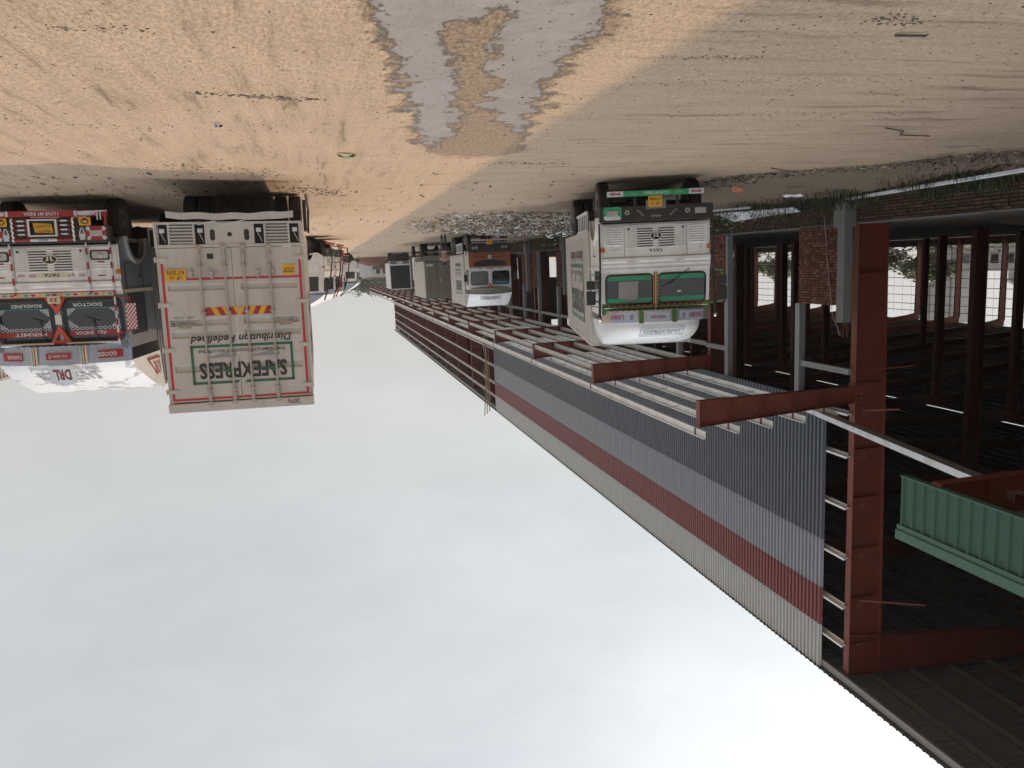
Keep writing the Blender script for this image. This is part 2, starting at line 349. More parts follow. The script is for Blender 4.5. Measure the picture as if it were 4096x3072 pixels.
t.links.new(hw, bn.inputs['Height']); t.links.new(bn.outputs[0], b.inputs['Normal'])
me.materials.append(m); gr_ = bpy.data.objects.new('ground', me); COL.objects.link(gr_); gr_['kind'] = 'structure'
# ================================================================== steel shed
FY = lambda k: 19.55 + 8.75 * k
roofz = lambda x: 15.10 + (-14.68 - x) * .0593 if x > -58 else 15.10 + (x + 101.3) * .0593
shed = thing('warehouse_shed', 'unfinished steel shed with red oxide columns and striped ribbed cladding', 'warehouse', (0, 0, 0))
def column_mesh(h, d0, d1):
    g = G(); f = .125
    g.prism([(0, 0), (0, h), (-d1, h), (-d0, 0)], 'y', -.008, .008)
    g.box(-.0, .022, -f, f, 0, h); g.prism([(-d0, 0), (-d1, h), (-d1 - .022, h), (-d0 - .022, 0)], 'y', -f, f)
    g.box(-d0 - .05, .06, -f - .05, f + .05, -.02, .03)
    for z in (1.1 + .3, 4.6, 6.6, 8.1, 9.7, 11.3, 12.8): 
        if z < h: g.box(-d0 + .02, -.0, -f + .01, f - .01, z, z + .012)
    return g.mesh('column', REDOX)
cm = column_mesh(13.8, .94, 1.12)
for k in range(-3, 18): inst('column', cm, shed, (-15.0, FY(k), 1.03))
cm3 = column_mesh(13.0, .9, 1.1)
for k in range(-3, 18): inst('column', cm3, shed, (-102.0, FY(k), 1.03), (0, 0, math.pi))
for X in (-36.5, -58, -79.5):
    hz = roofz(X) - .9 - 1.03; g = G(); g.box(-.4, .4, -.01, .01, 0, hz); g.box(-.42, -.40, -.2, .2, 0, hz); g.box(.40, .42, -.2, .2, 0, hz); im = g.mesh('column', REDOX)
    for k in range(-1, 17): inst('column', im, shed, (X, FY(k), 1.03))
g = G()
def rz_(x, d): return roofz(x) - .25 - d
for (xa, da, xb, db) in ((-15.0, 1.35, -17, 1.15), (-17, 1.15, -24, .75), (-24, .75, -36.5, .9), (-36.5, .9, -47, .6), (-47, .6, -58, .8), (-58, .8, -69, .6), (-69, .6, -79.5, .9), (-79.5, .9, -92, .75), (-92, .75, -99.5, 1.0), (-99.5, 1.0, -102, 1.3)):
    g.prism([(xa, rz_(xa, 0)), (xa, rz_(xa, da)), (xb, rz_(xb, db)), (xb, rz_(xb, 0))], 'y', -.007, .007)
    for dd in (0, 1):
        p, q = (da, db) if dd else (0, 0); e = .018
        g.prism([(xa, rz_(xa, p)), (xa, rz_(xa, p) - e), (xb, rz_(xb, q) - e), (xb, rz_(xb, q))], 'y', -.14, .14)
rm = g.mesh('rafter', REDOX)
for k in range(-3, 18): inst('rafter', rm, shed, (0, FY(k), 0))
# roof purlins, one line each, and a strut along the eave
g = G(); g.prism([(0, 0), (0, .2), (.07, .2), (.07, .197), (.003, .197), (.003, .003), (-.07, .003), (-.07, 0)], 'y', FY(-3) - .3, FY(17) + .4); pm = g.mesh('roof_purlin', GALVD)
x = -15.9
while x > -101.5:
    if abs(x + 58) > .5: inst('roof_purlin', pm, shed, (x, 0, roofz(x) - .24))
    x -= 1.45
g = G(); g.prism([(0, 0), (0, .22), (-.09, .22), (-.09, .20), (-.02, .20), (-.02, .02), (-.09, .02), (-.09, 0)], 'y', -8, FY(17) + .4); g.v = [(a - 14.82, b_, c_ + 14.84) for a, b_, c_ in g.v]; g.obj('eave_strut', GALV2, shed)
# roof sheets: one metre cover, four ribs, running from the eave to the ridge
def rsheet(xa, xb):
    g = G(); pr = []
    for i in range(4): a = i * .25; pr += [(a, 0), (a + .15, 0), (a + .175, .03), (a + .225, .03)]
    pr.append((1.0, 0)); k = len(pr); za, zb = roofz(xa), roofz(xb)
    vs = [(xa, a, za + d) for a, d in pr] + [(xb, a, zb + d) for a, d in pr] + [(xa, a, za + d - .004) for a, d in pr]
    g.add(vs, [(i, i + 1, i + 1 + k, i + k) for i in range(k - 1)] + [(i, i + 1, i + 1 + 2 * k, i + 2 * k) for i in range(k - 1)]); return g
sm = rsheet(-14.68, -57.9).mesh('roof_sheet', ROOFM)
Y0R = -22.0; NR = 192
for i in range(NR): inst('roof_sheet', sm, shed, (0, Y0R + i, 0))
gs = rsheet(-58.12, -102.4); allg = G()
for i in range(NR): allg.add([(a, b_ + Y0R + i, c_) for a, b_, c_ in gs.v], gs.f)
o = allg.obj('far_roof_slope', ROOFM, shed); o['kind'] = 'stuff'
# ribbed wall sheets in four colour bands
def csheet(z0, z1, mat, out):
    g = G(); pr = []
    for i in range(5): a = i * .2; pr += [(a, 0), (a + .07, 0), (a + .09, .055), (a + .18, .055)]
    pr.append((1.0, 0)); k = len(pr)
    vs = [(d + out, a, z) for z in (z0, z1) for a, d in pr]
    g.add(vs, [(i, i + 1, i + 1 + k, i + k) for i in range(k - 1)])
    for i in range(5):
        for z in (z0 + .05, z1 - .05): g.box(out + .055, out + .063, i * .2 + .13, i * .2 + .15, z - .01, z + .01)
    return g.mesh('wall_sheet', mat)
bands = [(6.30, 10.80, CLDK, 0), (10.76, 12.42, CLLT, .008), (12.38, 13.68, CLRD, .016), (13.64, 15.08, CLWH, .024)]
for z0, z1, mt, out in bands:
    cmh = csheet(z0, z1, mt, out - .006)
    for i in range(48): inst('wall_sheet', cmh, shed, (-14.80, 20.50 + i, 0))
# wall girts: Z sections spanning bay to bay
g = G(); g.prism([(-.0, 0), (-.2, 0), (-.2, -.05), (-.195, -.05), (-.195, -.005), (-.005, -.005), (-.005, .06), (0, .06)], 'y', .12, 8.75); gm = g.mesh('girt', GALV)
GZ = (6.55, 7.85, 9.45, 11.05, 12.65, 13.9)
for k in range(0, 17):
    for z in GZ: inst('girt', gm, shed, (-14.815, FY(k) - .12, z))
g = G(); g.box(-.12, 0, 0, 2.52, -.09, .09); inst('girt', g.mesh('girt', GALV2), shed, (-14.86, 19.6, 5.30)); 
g = G(); g.box(-.12, 0, 0, 1.65, -.09, .09); inst('girt', g.mesh('girt', GALV2), shed, (-14.86, 26.72, 5.30))
g = G(); g.box(-.12, 0, 0, 8.6, -.09, .09); g2m = g.mesh('girt', GALV2)
for k in range(1, 17): inst('girt', g2m, shed, (-14.86, FY(k) + .08, 5.25))
g = G(); g.box(-.0, .02, -.12, .12, 0, 1); g.box(-.2, -.0, -.12, -.105, 0, 1); g.box(-.2, 0, .105, .12, 0, 1)
pmesh = g.mesh('wall_post', GALV2)
for k in range(0, 17):
    inst('wall_post', pmesh, shed, (-14.83, FY(k) + 2.55, 3.38), scale=(1, 1, 3.0)); inst('wall_post', pmesh, shed, (-14.83, FY(k) + 7.1, 1.06), scale=(1, 1, 5.35))
# stub braces and bolts on the near column
g = G()
for z in (1.9, 3.1, 4.5, 5.9, 7.4, 8.9): pass
for z, x1, y1 in ((6.45, -15.9, 18.9), (12.4, -16.6, 18.4), (5.25, -16.6, 19.2)): g = G(); g.bar((-15.3, 19.4, z), (x1 - .2, y1, z - .05), .05, .05); g.obj('brace_stub', REDOX, shed)
# sagging tie rods on open wall beyond the cladding
for k in range(6, 17):
    g = G()
    for f in (.33, .66): g.tube((-14.9, FY(k) + 8.75 * f, 6.4), (-14.9, FY(k) + 8.75 * f, 15.0), .012, 5)
    g.obj('tie_rod', RUSTY, shed)
# bolt heads on the near columns and beams
bg_ = G(); bg_.tube((0, 0, 0), (0, -.022, 0), .017, 6); btm = bg_.mesh('bolt', GALV2)
for k in (0, 1):
    for z in (6.5, 7.8, 9.4, 11.0, 12.6, 13.85):
        for dx, dz in ((-.35, 0), (-.35, .09), (-.45, 0), (-.45, .09)): inst('bolt', btm, shed, (-15 + dx, FY(k) - .008, z + dz))
    for s in range(9): inst('bolt', btm, shed, (-14.3 + s * .5, FY(k) - .006, 5.74 + .08 + (s % 2) * .3))
    for z in (5.8, 5.95, 6.1, 6.22):
        for dx in (-.28, -.14): inst('bolt', btm, shed, (-14.96 + dx, FY(k) - .008, z))
# canopy: cantilever beams and Z purlins
g = G(); g.prism([(0, 0), (5.0, 0), (5.0, .72), (0, .46)], 'y', -.006, .006)
g.prism([(0, 0), (5.0, 0), (5.0, -.016), (0, -.016)], 'y', -.11, .11); g.prism([(0, .46), (5.0, .72), (5.0, .736), (0, .476)], 'y', -.11, .11); g.box(5.0, 5.015, -.11, .11, -.016, .736); g.box(0.022, .05, -.15, .15, -.1, .6)
for s in (1, 2, 3, 4): g.box(s - .005, s + .005, -.10, .10, 0.001, .45 + .052 * s)
bmh = g.mesh('cantilever_beam', REDOX)
for k in range(-3, 18): inst('cantilever_beam', bmh, shed, (-15.0, FY(k), 5.74))
for k in range(0, 17):
    for s in range(5):
        x = -9.88 - 1.03 * s; z = 5.74 + .476 + (x + 15) / 5 * .26
        g = None
        if k in (0, 1) or s == 0 and k == 0: pass
        L0 = -.65 if k == 0 else 0
        key = 'cp%d' % (k == 0)
        if key not in globals():
            g = G(); g.prism([(0, 0), (0, .2), (.065, .2), (.065, .18), (.068, .18), (.068, .203), (-.003, .203), (-.003, .003), (-.065, .003), (-.065, 0)], 'y', L0, 8.72); globals()[key] = g.mesh('canopy_purlin', GALV)
        inst('canopy_purlin', globals()[key], shed, (x, FY(k), z))
g = G(); g.prism([(0, 0), (0, .2), (.065, .2), (.065, .197), (.003, .197), (.003, .003), (-.065, .003), (-.065, 0)], 'y', .02, 8.73); sfm = g.mesh('soffit_purlin', paint('stained_galvanised', (.50, .51, .50), .5, dirt=.6, dcol=(.30, .26, .2), scale=1.5))
for k in range(1, 17):
    for s in range(5): inst('soffit_purlin', sfm, shed, (-10.05 - 1.03 * s, FY(k), 5.76))
cl = G(); cl.box(-.005, .005, -.04, .04, 0, .2); cl.box(-.08, .0, -.04, .04, 0, .005); clm = cl.mesh('purlin_cleat', REDOX)
for k in range(0, 9):
    for s in range(5): x = -9.9 - 1.03 * s; inst('purlin_cleat', clm, shed, (x + .035, FY(k) - .2 + .15, 5.74 + .476 + (x + 15) / 5 * .26 + .003))
# sag rods across the canopy purlins
for k in range(0, 8):
    g = G()
    for f in (.33, .66): g.tube((-9.9, FY(k) + 8.75 * f, 6.52), (-14.1, FY(k) + 8.75 * f + .8, 6.32), .008, 4)
    g.obj('tie_rod', RUSTY, shed)
# far side wall: girts, tie rods, cladding on the near stretch
g = G(); g.box(0, .12, FY(-3), FY(17), 0, .10); fg = g.mesh('girt', GALV)
for z in (2.75, 3.6, 4.9, 6.1, 7.6, 9.1, 10.6, 12.1, 13.3): inst('girt', fg, shed, (-102.0, 0, z))
for k in range(8, 17):
    g = G()
    for f in (.25, .5, .75): g.tube((-102, FY(k) + 8.75 * f, 2.7), (-102, FY(k) + 8.75 * f, 14), .02, 4)
    g.obj('tie_rod', RUSTY, shed)
g = G(); g.box(-102.3, -102.15, -23, 94.5, 1.0, 7.4); g.box(-102.3, -102.15, -23, 94.5, 8.4, 14.9); g.obj('far_cladding', CLDK, shed)
g = G(); g.box(-102.2, -102.0, 94.5, FY(17) + .3, 1.0, 2.2); g.obj('far_base_wall', BRICKM, shed)
g = G(); g.box(-102.2, -14.9, -22.9, -22.7, 1.0, 15); g.obj('end_light_block', CLDK, shed)  # unseen end closure, added to shut daylight out of the shed
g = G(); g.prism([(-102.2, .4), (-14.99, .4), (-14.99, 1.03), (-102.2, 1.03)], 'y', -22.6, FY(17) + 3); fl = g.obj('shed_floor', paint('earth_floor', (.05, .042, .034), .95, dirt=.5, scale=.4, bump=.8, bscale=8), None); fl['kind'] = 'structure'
g = G(); g.box(-14.9, -14.8, -22.7, 8.5, 1.03, 15.0); g.obj('near_light_block', CLDK, shed); g = G(); g.box(-102, -15.4, FY(17) + .5, FY(17) + .6, 5.5, 15.0); g.obj('gable_light_block', CLDK, shed)  # front and gable closures added to block daylight from the shed interior
# X brace in far wall
g = G()
for a, b_ in (((-101.8, FY(12) + .3, 5), (-101.8, FY(13) - .3, 12)), ((-101.8, FY(12) + .3, 12), (-101.8, FY(13) - .3, 5))): g.tube(a, b_, .05, 5)
g.obj('cross_brace', RUSTY, shed)
# finished canopy bay with green fascia
gc = thing('green_canopy', 'green ribbed fascia with pale green flashing round a finished canopy bay', 'canopy', (-10, 0, 0))
def gsheet():
    g = G(); pr = []
    for i in range(4): a = i * .25; pr += [(a, 0), (a + .17, 0), (a + .19, .03), (a + .23, .03)]
    pr.append((1, 0)); k = len(pr); vs = [(d, a, z) for z in (5.80, 6.72) for a, d in pr]; g.add(vs, [(i, i + 1, i + 1 + k, i + k) for i in range(k - 1)])
    for z in (5.9, 6.6): 
        for i in range(4): g.box(.0, .006, i * .25 + .08, i * .25 + .1, z, z + .02)
    return g.mesh('fascia_sheet', GRNSH)
gm_ = gsheet()
for i in range(20): inst('fascia_sheet', gm_, gc, (.06, 10.56 - i, 0))
g = G(); g.prism([(-.3, 6.70), (.06, 6.70), (.06, 6.78), (.09, 6.80), (.09, 6.97), (.04, 6.98), (-.3, 6.98)], 'y', -9, 11.60); g.v = [(a + .05, b_, c_) for a, b_, c_ in g.v]; g.obj('flashing', GRNSH2, gc)
g = G(); g.box(-.03, .10, -9, 11.57, 5.775, 5.80); g.obj('fascia_trim', GRNSH2, gc)
g = G(); g.prism([(-.02, 6.70), (-4.7, 6.46), (-4.7, 6.49), (-.02, 6.73)], 'y', -9, 11.5); g.obj('canopy_roof', ROOFM, gc)
g = G()
for z in (5.82, 6.45): g.box(-.1, -.04, -9, 11.5, z, z + .06)
for s in range(4): g.box(-1.1 * s - .7, -1.1 * s - .64, -9, 11.5, 6.2, 6.38)
g.obj('canopy_framing', RUSTY, gc)
gc['label'] = 'green ribbed fascia with pale green flashing round a finished canopy bay'
# shiny gutter channel running up to the green canopy
gt_ = thing('gutter_channel', 'long shiny steel gutter channel slung between cladding and green canopy', 'gutter', (-14.3, 20.9, 6.45))
g = G(); a, b_ = Vector((0, 0, 0)), Vector((2.75, -10.3, -.42)); g.bar(a, b_, .26, .012); g.bar(a + Vector((.13, 0, .07)), b_ + Vector((.13, 0, .07)), .012, .14); g.bar(a + Vector((-.13, 0, .05)), b_ + Vector((-.13, 0, .05)), .012, .10); g.bar(a + Vector((.0, 0, .012)), b_ + Vector((.0, 0, .012)), .05, .02); g.obj('channel', SILVER, gt_)
# ------------------------------------------------------------------ brickwork
def brick_mesh(L, H, Dp, mats):
    g = G(); r = random.Random(L * 100 + H * 10); j = lambda: r.uniform(-.006, .006)
    x0, x1, y0, y1, z0, z1 = -Dp, 0, 0, L, 0, H; c = .006
    vs = [(x0, y0, z0), (x1 - c, y0 + j(), z0 + j()), (x1 - c, y1 + j(), z0 + j()), (x0, y1, z0), (x0, y0, z1), (x1 - c, y0 + j(), z1 + j()), (x1 - c, y1 + j(), z1 + j()), (x0, y1, z1),
          (x1, y0 + c, z0 + c), (x1, y1 - c, z0 + c), (x1, y1 - c, z1 - c), (x1, y0 + c, z1 - c)]
    g.add(vs, [(0, 3, 2, 1), (4, 5, 6, 7), (0, 1, 5, 4), (2, 3, 7, 6), (3, 0, 4, 7), (1, 2, 9, 8), (2, 6, 10, 9), (6, 5, 11, 10), (5, 1, 8, 11), (8, 9, 10, 11)]); return g
def brick_run(parent, x, y0, y1, z0, z1, mats, parts, dep=.02, lim=10**6, h=.083, english=True):
    """courses of headers and stretchers; individual objects when parts is set, else one joined mesh"""
    variants = {}; joined = G(); z = z0; k = 0; cnt = 0
    while z + h * .6 < z1:
        L = .115 if (english and k % 2) else .232; y = y0 - (k % 3) * .05 * (0 if y1 - y0 > 4 else 1) if False else y0; first = L * random.uniform(.4, 1); 
        while y < y1 - .04:
            l = min(first, y1 - y) if first else min(L, y1 - y); first = None
            off = random.uniform(-.02, .018); mt = random.randrange(len(mats)); l2 = round(max(.05, l - .022), 2); hz = h - .022
            if parts and cnt < lim:
                key = (l2, mt)
                if key not in variants: variants[key] = brick_mesh(l2, hz, .06, None).mesh('brick', mats[mt])
                inst('brick', variants[key], parent, (x + off, y, z)); cnt += 1
            else:
                b_ = brick_mesh(l2, hz, .06, None); joined.add([(p + x + off, q + y, s + z) for p, q, s in b_.v], b_.f, mt)
            y += l
        z += h; k += 1
    if joined.v:
        o = joined.obj('brickwork' if not parts else 'brick_mass', mats, parent); o['kind'] = 'stuff'
plinth = thing('brick_plinth_wall', 'low mossy brick plinth wall running along the shed front', 'wall', (0, 0, 0))
g = G(); g.box(-14.99, -14.80, -20, 180, .0, 1.03); g.obj('mortar_core', MORTAR, plinth)
PM = [BRICKM, BRICKM, paint('dull_brown_brick', (.13, .065, .045), .95, dirt=.5, dcol=(.05, .045, .03), bump=.6)]
brick_run(plinth, -14.75, 13.6, 19.0, .10, 1.03, PM, True, lim=296, english=False)
brick_run(plinth, -14.75, 19.0, 62, .10, 1.03, PM, False, english=False)
brick_run(plinth, -14.75, 62, 110, .10, 1.03, PM, False, h=.166, english=False)
g = G()
for a, b_ in ((-20, 19.2), (19.9, 180)): g.grid(lambda u, v: (-14.73 - v * .28, a + (b_ - a) * u, 1.035 + .012 * nz(u * 160, v, .9)), 120, 1); g.box(-14.745, -14.735, a, b_, 1.0, 1.03)
g.obj('cement_capping', CONC, plinth)
NTH = ['first', 'second', 'third', 'fourth', 'fifth', 'sixth', 'seventh', 'eighth', 'ninth', 'tenth', 'eleventh', 'twelfth', 'thirteenth', 'fourteenth']
PB = [BRICK, BRICK2, paint('brick_orange', (.27, .11, .06), .9, dirt=.3, dcol=(.12, .06, .045), bump=.6), paint('brick_dark', (.12, .045, .032), .9, dirt=.3, dcol=(.08, .04, .03), bump=.6)]
for k in range(0, 13):
    for (a, b_) in ((.48, 2.44), (7.15, 8.42)):
        if k == 0 and a == .48: lab = 'rough red brick pier right beside the nearest concrete column'
        elif k == 0: lab = 'brick pier behind the green truck mirror, before the second column'
        else: lab = 'brick pier on the %s side of the %s red column of the shed front' % (('far', NTH[k]) if a < 1 else ('near', NTH[k + 1]))
        pr = thing('brick_pier', lab, 'brick pier', (0, FY(k), 0), 0, 'brick piers along the shed front')
        g = G(); g.box(-14.99, -14.80, a + .015, b_ - .015, 1.04, 3.33 if a < 1 else 3.48); g.obj('mortar_core', MORTAR, pr)
        zt = 3.36 if a < 1 else 3.52
        if k == 0: brick_run(pr, -14.75, a, b_, 1.06, zt, PB, True)
        elif k < 6: brick_run(pr, -14.75, a, b_, 1.06, zt, PB, False, english=k < 3)
        # side return facing the camera
        if k < 8:
            g = G(); z = 1.06; i = 0
            while z < zt - .04: g.box(-14.985, -14.765 + random.uniform(-.01, .01), a - .004 + random.uniform(-.01, .005), a + .05, z, z + .069, random.randrange(4)); z += .083
            o = g.obj('pier_end_bricks', PB, pr); o['kind'] = 'stuff'
for k in range(0, 12):
    lab = ['grey concrete column with bare steel bars on top beside the nearest red column', 'grey concrete column standing past the second red shed column'][min(k, 1)]
    if k > 1: lab = 'grey concrete column in front of the %s red column of the shed' % NTH[k]
    cc = thing('concrete_column', lab, 'column', (-14.56, FY(k) - .07, 0), 0, 'concrete columns along the shed front')
    g = G(); g.box(-.13, .14, -.16, .16, 1.06, 3.80); g.obj('shaft', CONC, cc, .012)
    g = G(); g.grid(lambda u, v: [(-.16 + .37 * min(1, u * 2) if u <= .5 else .21), (-.25 if u <= .5 else -.25 + .5 * (u - .5) * 2), v * 1.12][0:1] and ((-.16 + .37 * min(1, u * 2)) + .008 * nz(u * 9, v * 5, 1, k), (-.25 if u <= .5 else -.25 + .5 * (u - .5) * 2) - .008 * nz(u * 8, v * 6, 1, k + 3), v * 1.10), 12, 12); g.box(-.15, .195, -.235, .25, 0, 1.09); g.obj('footing_collar', CONC, cc)
    for i in range(6):
        g = G(); bx, by = [(-.08, -.1), (.09, -.1), (-.08, .1), (.09, .1), (0, -.11), (0, .11)][i]; h = random.uniform(.25, .5); g.tube((bx, by, 3.75), (bx + random.uniform(-.03, .03), by + random.uniform(-.03, .03), 3.80 + h), .008, 5); g.obj('steel_bar', RUSTY, cc)
g = G(); pts = [(-14.30, 19.25, 4.15), (-14.32, 19.65, 3.6), (-14.6, 20.3, 2.25), (-14.7, 20.55, 1.35), (-14.66, 20.6, .75)]
g.path([tuple(p) for p in pts], .009, 5); o = g.obj('hanging_rope', ROPE); tag(o, 'thin pale rope hanging across the nearest brick pier', 'rope')
# bamboo scaffold where the cladding stops
sc = thing('bamboo_scaffold', 'bamboo scaffold with hanging ropes where the striped cladding stops', 'scaffold', (-14.4, 69.4, 0))
for i in range(3):
    g = G(); y = .3 + i * .5; g.path([(.05 * i, y, 5.8), (.1 - .1 * i, y + .2, 9), (.0, y, 12), (.15 * i, y + .1, 15.4 + .3 * i)], .045, 6); g.obj('bamboo_pole', BAMBOO, sc)
g = G()
for i in range(7): z = 6.5 + i * 1.35; g.tube((.05, -.1, z), (.1, 2.0, z + random.uniform(-.2, .3)), .035, 5)
g.obj('bamboo_rung', BAMBOO, sc)
g = G()
for i in range(14): y = random.uniform(0, 1.5); z = random.uniform(7, 15); g.path([(.08, y, z), (.15, y + .2, z - .5), (.05, y + .35, z - 1.2)], .018, 4)
g.obj('rope', ROPE, sc)
# ================================================================== trucks
def wheel_mesh():
    g = G(); Rr = .51; wd = .26
    prof = [(-.10, .30), (-.125, .33), (-.13, .42), (-.12, .48), (-.10, Rr)]
    for k in range(4):
        x = -.10 + .05 * k + .008; prof += [(x, Rr), (x + .006, Rr - .014), (x + .014, Rr - .014), (x + .02, Rr)]
    prof += [(.10, Rr), (.12, .48), (.13, .42), (.125, .33), (.10, .30)]
    g.lathe(prof, 36)
    return g.mesh('tyre', RUBBER, True)
def rim_mesh():
    g = G(); g.lathe([(-.09, .30), (-.115, .31), (-.11, .27), (-.06, .24), (-.05, .16), (-.09, .12), (-.13, .11), (-.13, .001)], 28)
    g.lathe([(.09, .30), (.115, .31), (.11, .27), (.06, .24), (.05, .16), (.05, .001)], 28)
    for i in range(8):
        a = i * math.pi / 4; g.ball((-.065, .19 * math.cos(a), .19 * math.sin(a)), .02, 0, 6)
    return g.mesh('rim', RIMM)
RIMM = paint('dull_rim_paint', (.10, .09, .085), .6, dirt=.5)
TYRE = wheel_mesh(); RIM = rim_mesh()
def wheel(parent, x, y, flip=False, z=.51):
    o = bpy.data.objects.new('wheel', TYRE); COL.objects.link(o); o.parent = parent; o.location = (x, y, z)
    if flip: o.rotation_euler = (0, 0, math.pi)
    o.rotation_euler.x = random.uniform(0, 6)
    r = inst('rim', RIM, o); return o
def corr_side(y0, y1, z0, z1, pitch=.2, dep=.03, x=0, sgn=1):
    """vertical trapezoid ribs on a side wall at x, ribs standing out by dep"""
    g = G(); n = int(round((y1 - y0) / pitch)); p = (y1 - y0) / n; pts = []
    for i in range(n): 
        a = y0 + i * p; pts += [(a, 0), (a + p * .42, 0), (a + p * .54, dep), (a + p * .88, dep)]
    pts.append((y1, 0))
    vs = [(x + sgn * d, a, z) for z in (z0, z1) for a, d in pts]; k = len(pts)
    g.add(vs, [(i, i + 1, i + 1 + k, i + k) for i in range(k - 1)]); return g
def cargo_box(p, y0, y1, z0, z1, W=2.44, mat=WHITE2, pitch=.2, smooth=False, front=True):
    h = W / 2
    for s in (-1, 1):
        if smooth:
            g = G(); g.box(min(s * h, s * (h - .02)), max(s * h, s * (h - .02)), y0 + .06, y1 - .06, z0 + .12, z1 - .08); o = g.obj('side_panel', mat, p)
        else: o = corr_side(y0 + .06, y1 - .06, z0 + .12, z1 - .08, pitch, .034, s * (h - .036), s).obj('side_panel', mat, p)
        g = G(); xa, xb = sorted((s * h, s * (h - .07)))
        g.box(xa, xb, y0, y1, z0, z0 + .12); g.obj('side_rail', mat, p, .006); g = G(); g.box(xa, xb, y0, y1, z1 - .08, z1); g.obj('top_rail', mat, p, .006)
        g = G(); g.box(xa, xb, y0, y0 + .07, z0 + .12, z1 - .08); g.obj('corner_post', mat, p, .006); g = G(); g.box(xa, xb, y1 - .07, y1, z0 + .12, z1 - .08); g.obj('corner_post', mat, p, .006)
    g = G(); g.box(-h + .07, h - .07, y0, y1, z1 - .03, z1 - .004); g.obj('box_roof', mat, p)
    g = G(); g.box(-h + .07, h - .07, y0, y1, z0 + .01, z0 + .06); g.obj('box_floor', CHAS, p)
    if front: g = G(); g.box(-h + .07, h - .07, y0 + .01, y0 + .04, z0 + .06, z1 - .03); g.obj('front_panel', mat, p)
def chassis(p, y0, y1, z=.72):
    g = G()
    for s in (-1, 1): g.box(s * .42 - .04, s * .42 + .04, y0, y1, z, z + .24)
    y = y0 + .4
    while y < y1: g.box(-.38, .38, y, y + .08, z + .04, z + .18); y += .9
    g.obj('chassis_frame', CHAS, p)
def axle(p, y, dual=True):
    g = G(); g.tube((-.9, y, .51), (.9, y, .51), .07); g.ball((0, y, .51), .2, 0, 12)
    for s in (-1, 1): g.bar((s * .45, y - .6, .62), (s * .45, y + .6, .62), .08, .1)
    g.obj('axle', CHAS, p)
    if dual:
        for s in (-1, 1):
            wheel(p, s * 1.06, y, s > 0); wheel(p, s * .77, y, s > 0)
    else:
        for s in (-1, 1): wheel(p, s * 1.0, y, s > 0)
def safelogo(p, x, y, z, wd, ht, face='-y', tagline=True, sc=1, col=(None, None, None)):
    """boxed name with two wing shapes, and the slogan under it"""
    kg, kk, kgr = col[0] or LOGOG, col[1] or LOGOK, col[2] or LOGOGR
    fm0 = face_map(face, x, y, z); g = G(); b = .045 * ht / .7; hw, hh = wd / 2, ht / 2
    for r in ([(-hw, -hh), (hw, -hh), (hw, -hh + b), (-hw, -hh + b)], [(-hw, -hh), (-hw + b, -hh), (-hw + b, hh), (-hw, hh)], [(hw - b, -hh), (hw, -hh), (hw, hh), (hw - b, hh)],
              [(-hw, hh - b), (wd * -.03, hh - b), (wd * .0, hh), (-hw, hh)], [(wd * .04, hh - b), (hw, hh - b), (hw, hh), (wd * .07, hh)]):
        g.add([fm0(a, c) for a, c in r], [(0, 1, 2, 3)])
    g.obj('logo_frame', kg, p)
    txt('SAFEXPRESS', x, y, z + ht * .16, wd * .86, ht * .42, kk, p, face, bold=.03, fmap=fm0 if False else (lambda a, c, f=fm0: f(a, c + ht * .16)))
    if ht > .3:
        off = {'-y': (0, -.003), '+x': (.003, 0), '-x': (-.003, 0), '+y': (0, .003)}[face]
        fm1 = face_map(face, x + off[0], y + off[1], z)
        for k, (mat, dz) in enumerate(((kg, .13), (kgr, -.22))):
            g = G()
            for cx in (-.27, .16):
                pts = [(-.09, -.0), (-.045, .13), (.02, .06), (.20, .0), (.02, .015), (-.04, -.035)] if k == 0 else [(-.1, .02), (-.06, -.13), (.02, -.06), (.20, .05), (.02, .045), (-.05, .055)]
                g.add([fm1((cx + a) * wd, (dz + c) * ht) for a, c in pts], [(0, 1, 2, 3, 4, 5)])
            g.obj('logo_wing', mat, p)
        if tagline: txt('THE COMPLETE LOGISTICS SOLUTIONS', 0, 0, 0, wd * .86, ht * .075, kk, p, bold=.01, fmap=lambda a, c: fm0(a, c - ht * .345))
    txt('Distribution Redefined', 0, 0, 0, wd * .97, ht * .19, kk, p, bold=.02, shear=.25, fmap=lambda a, c: fm0(a, c - ht * .64))

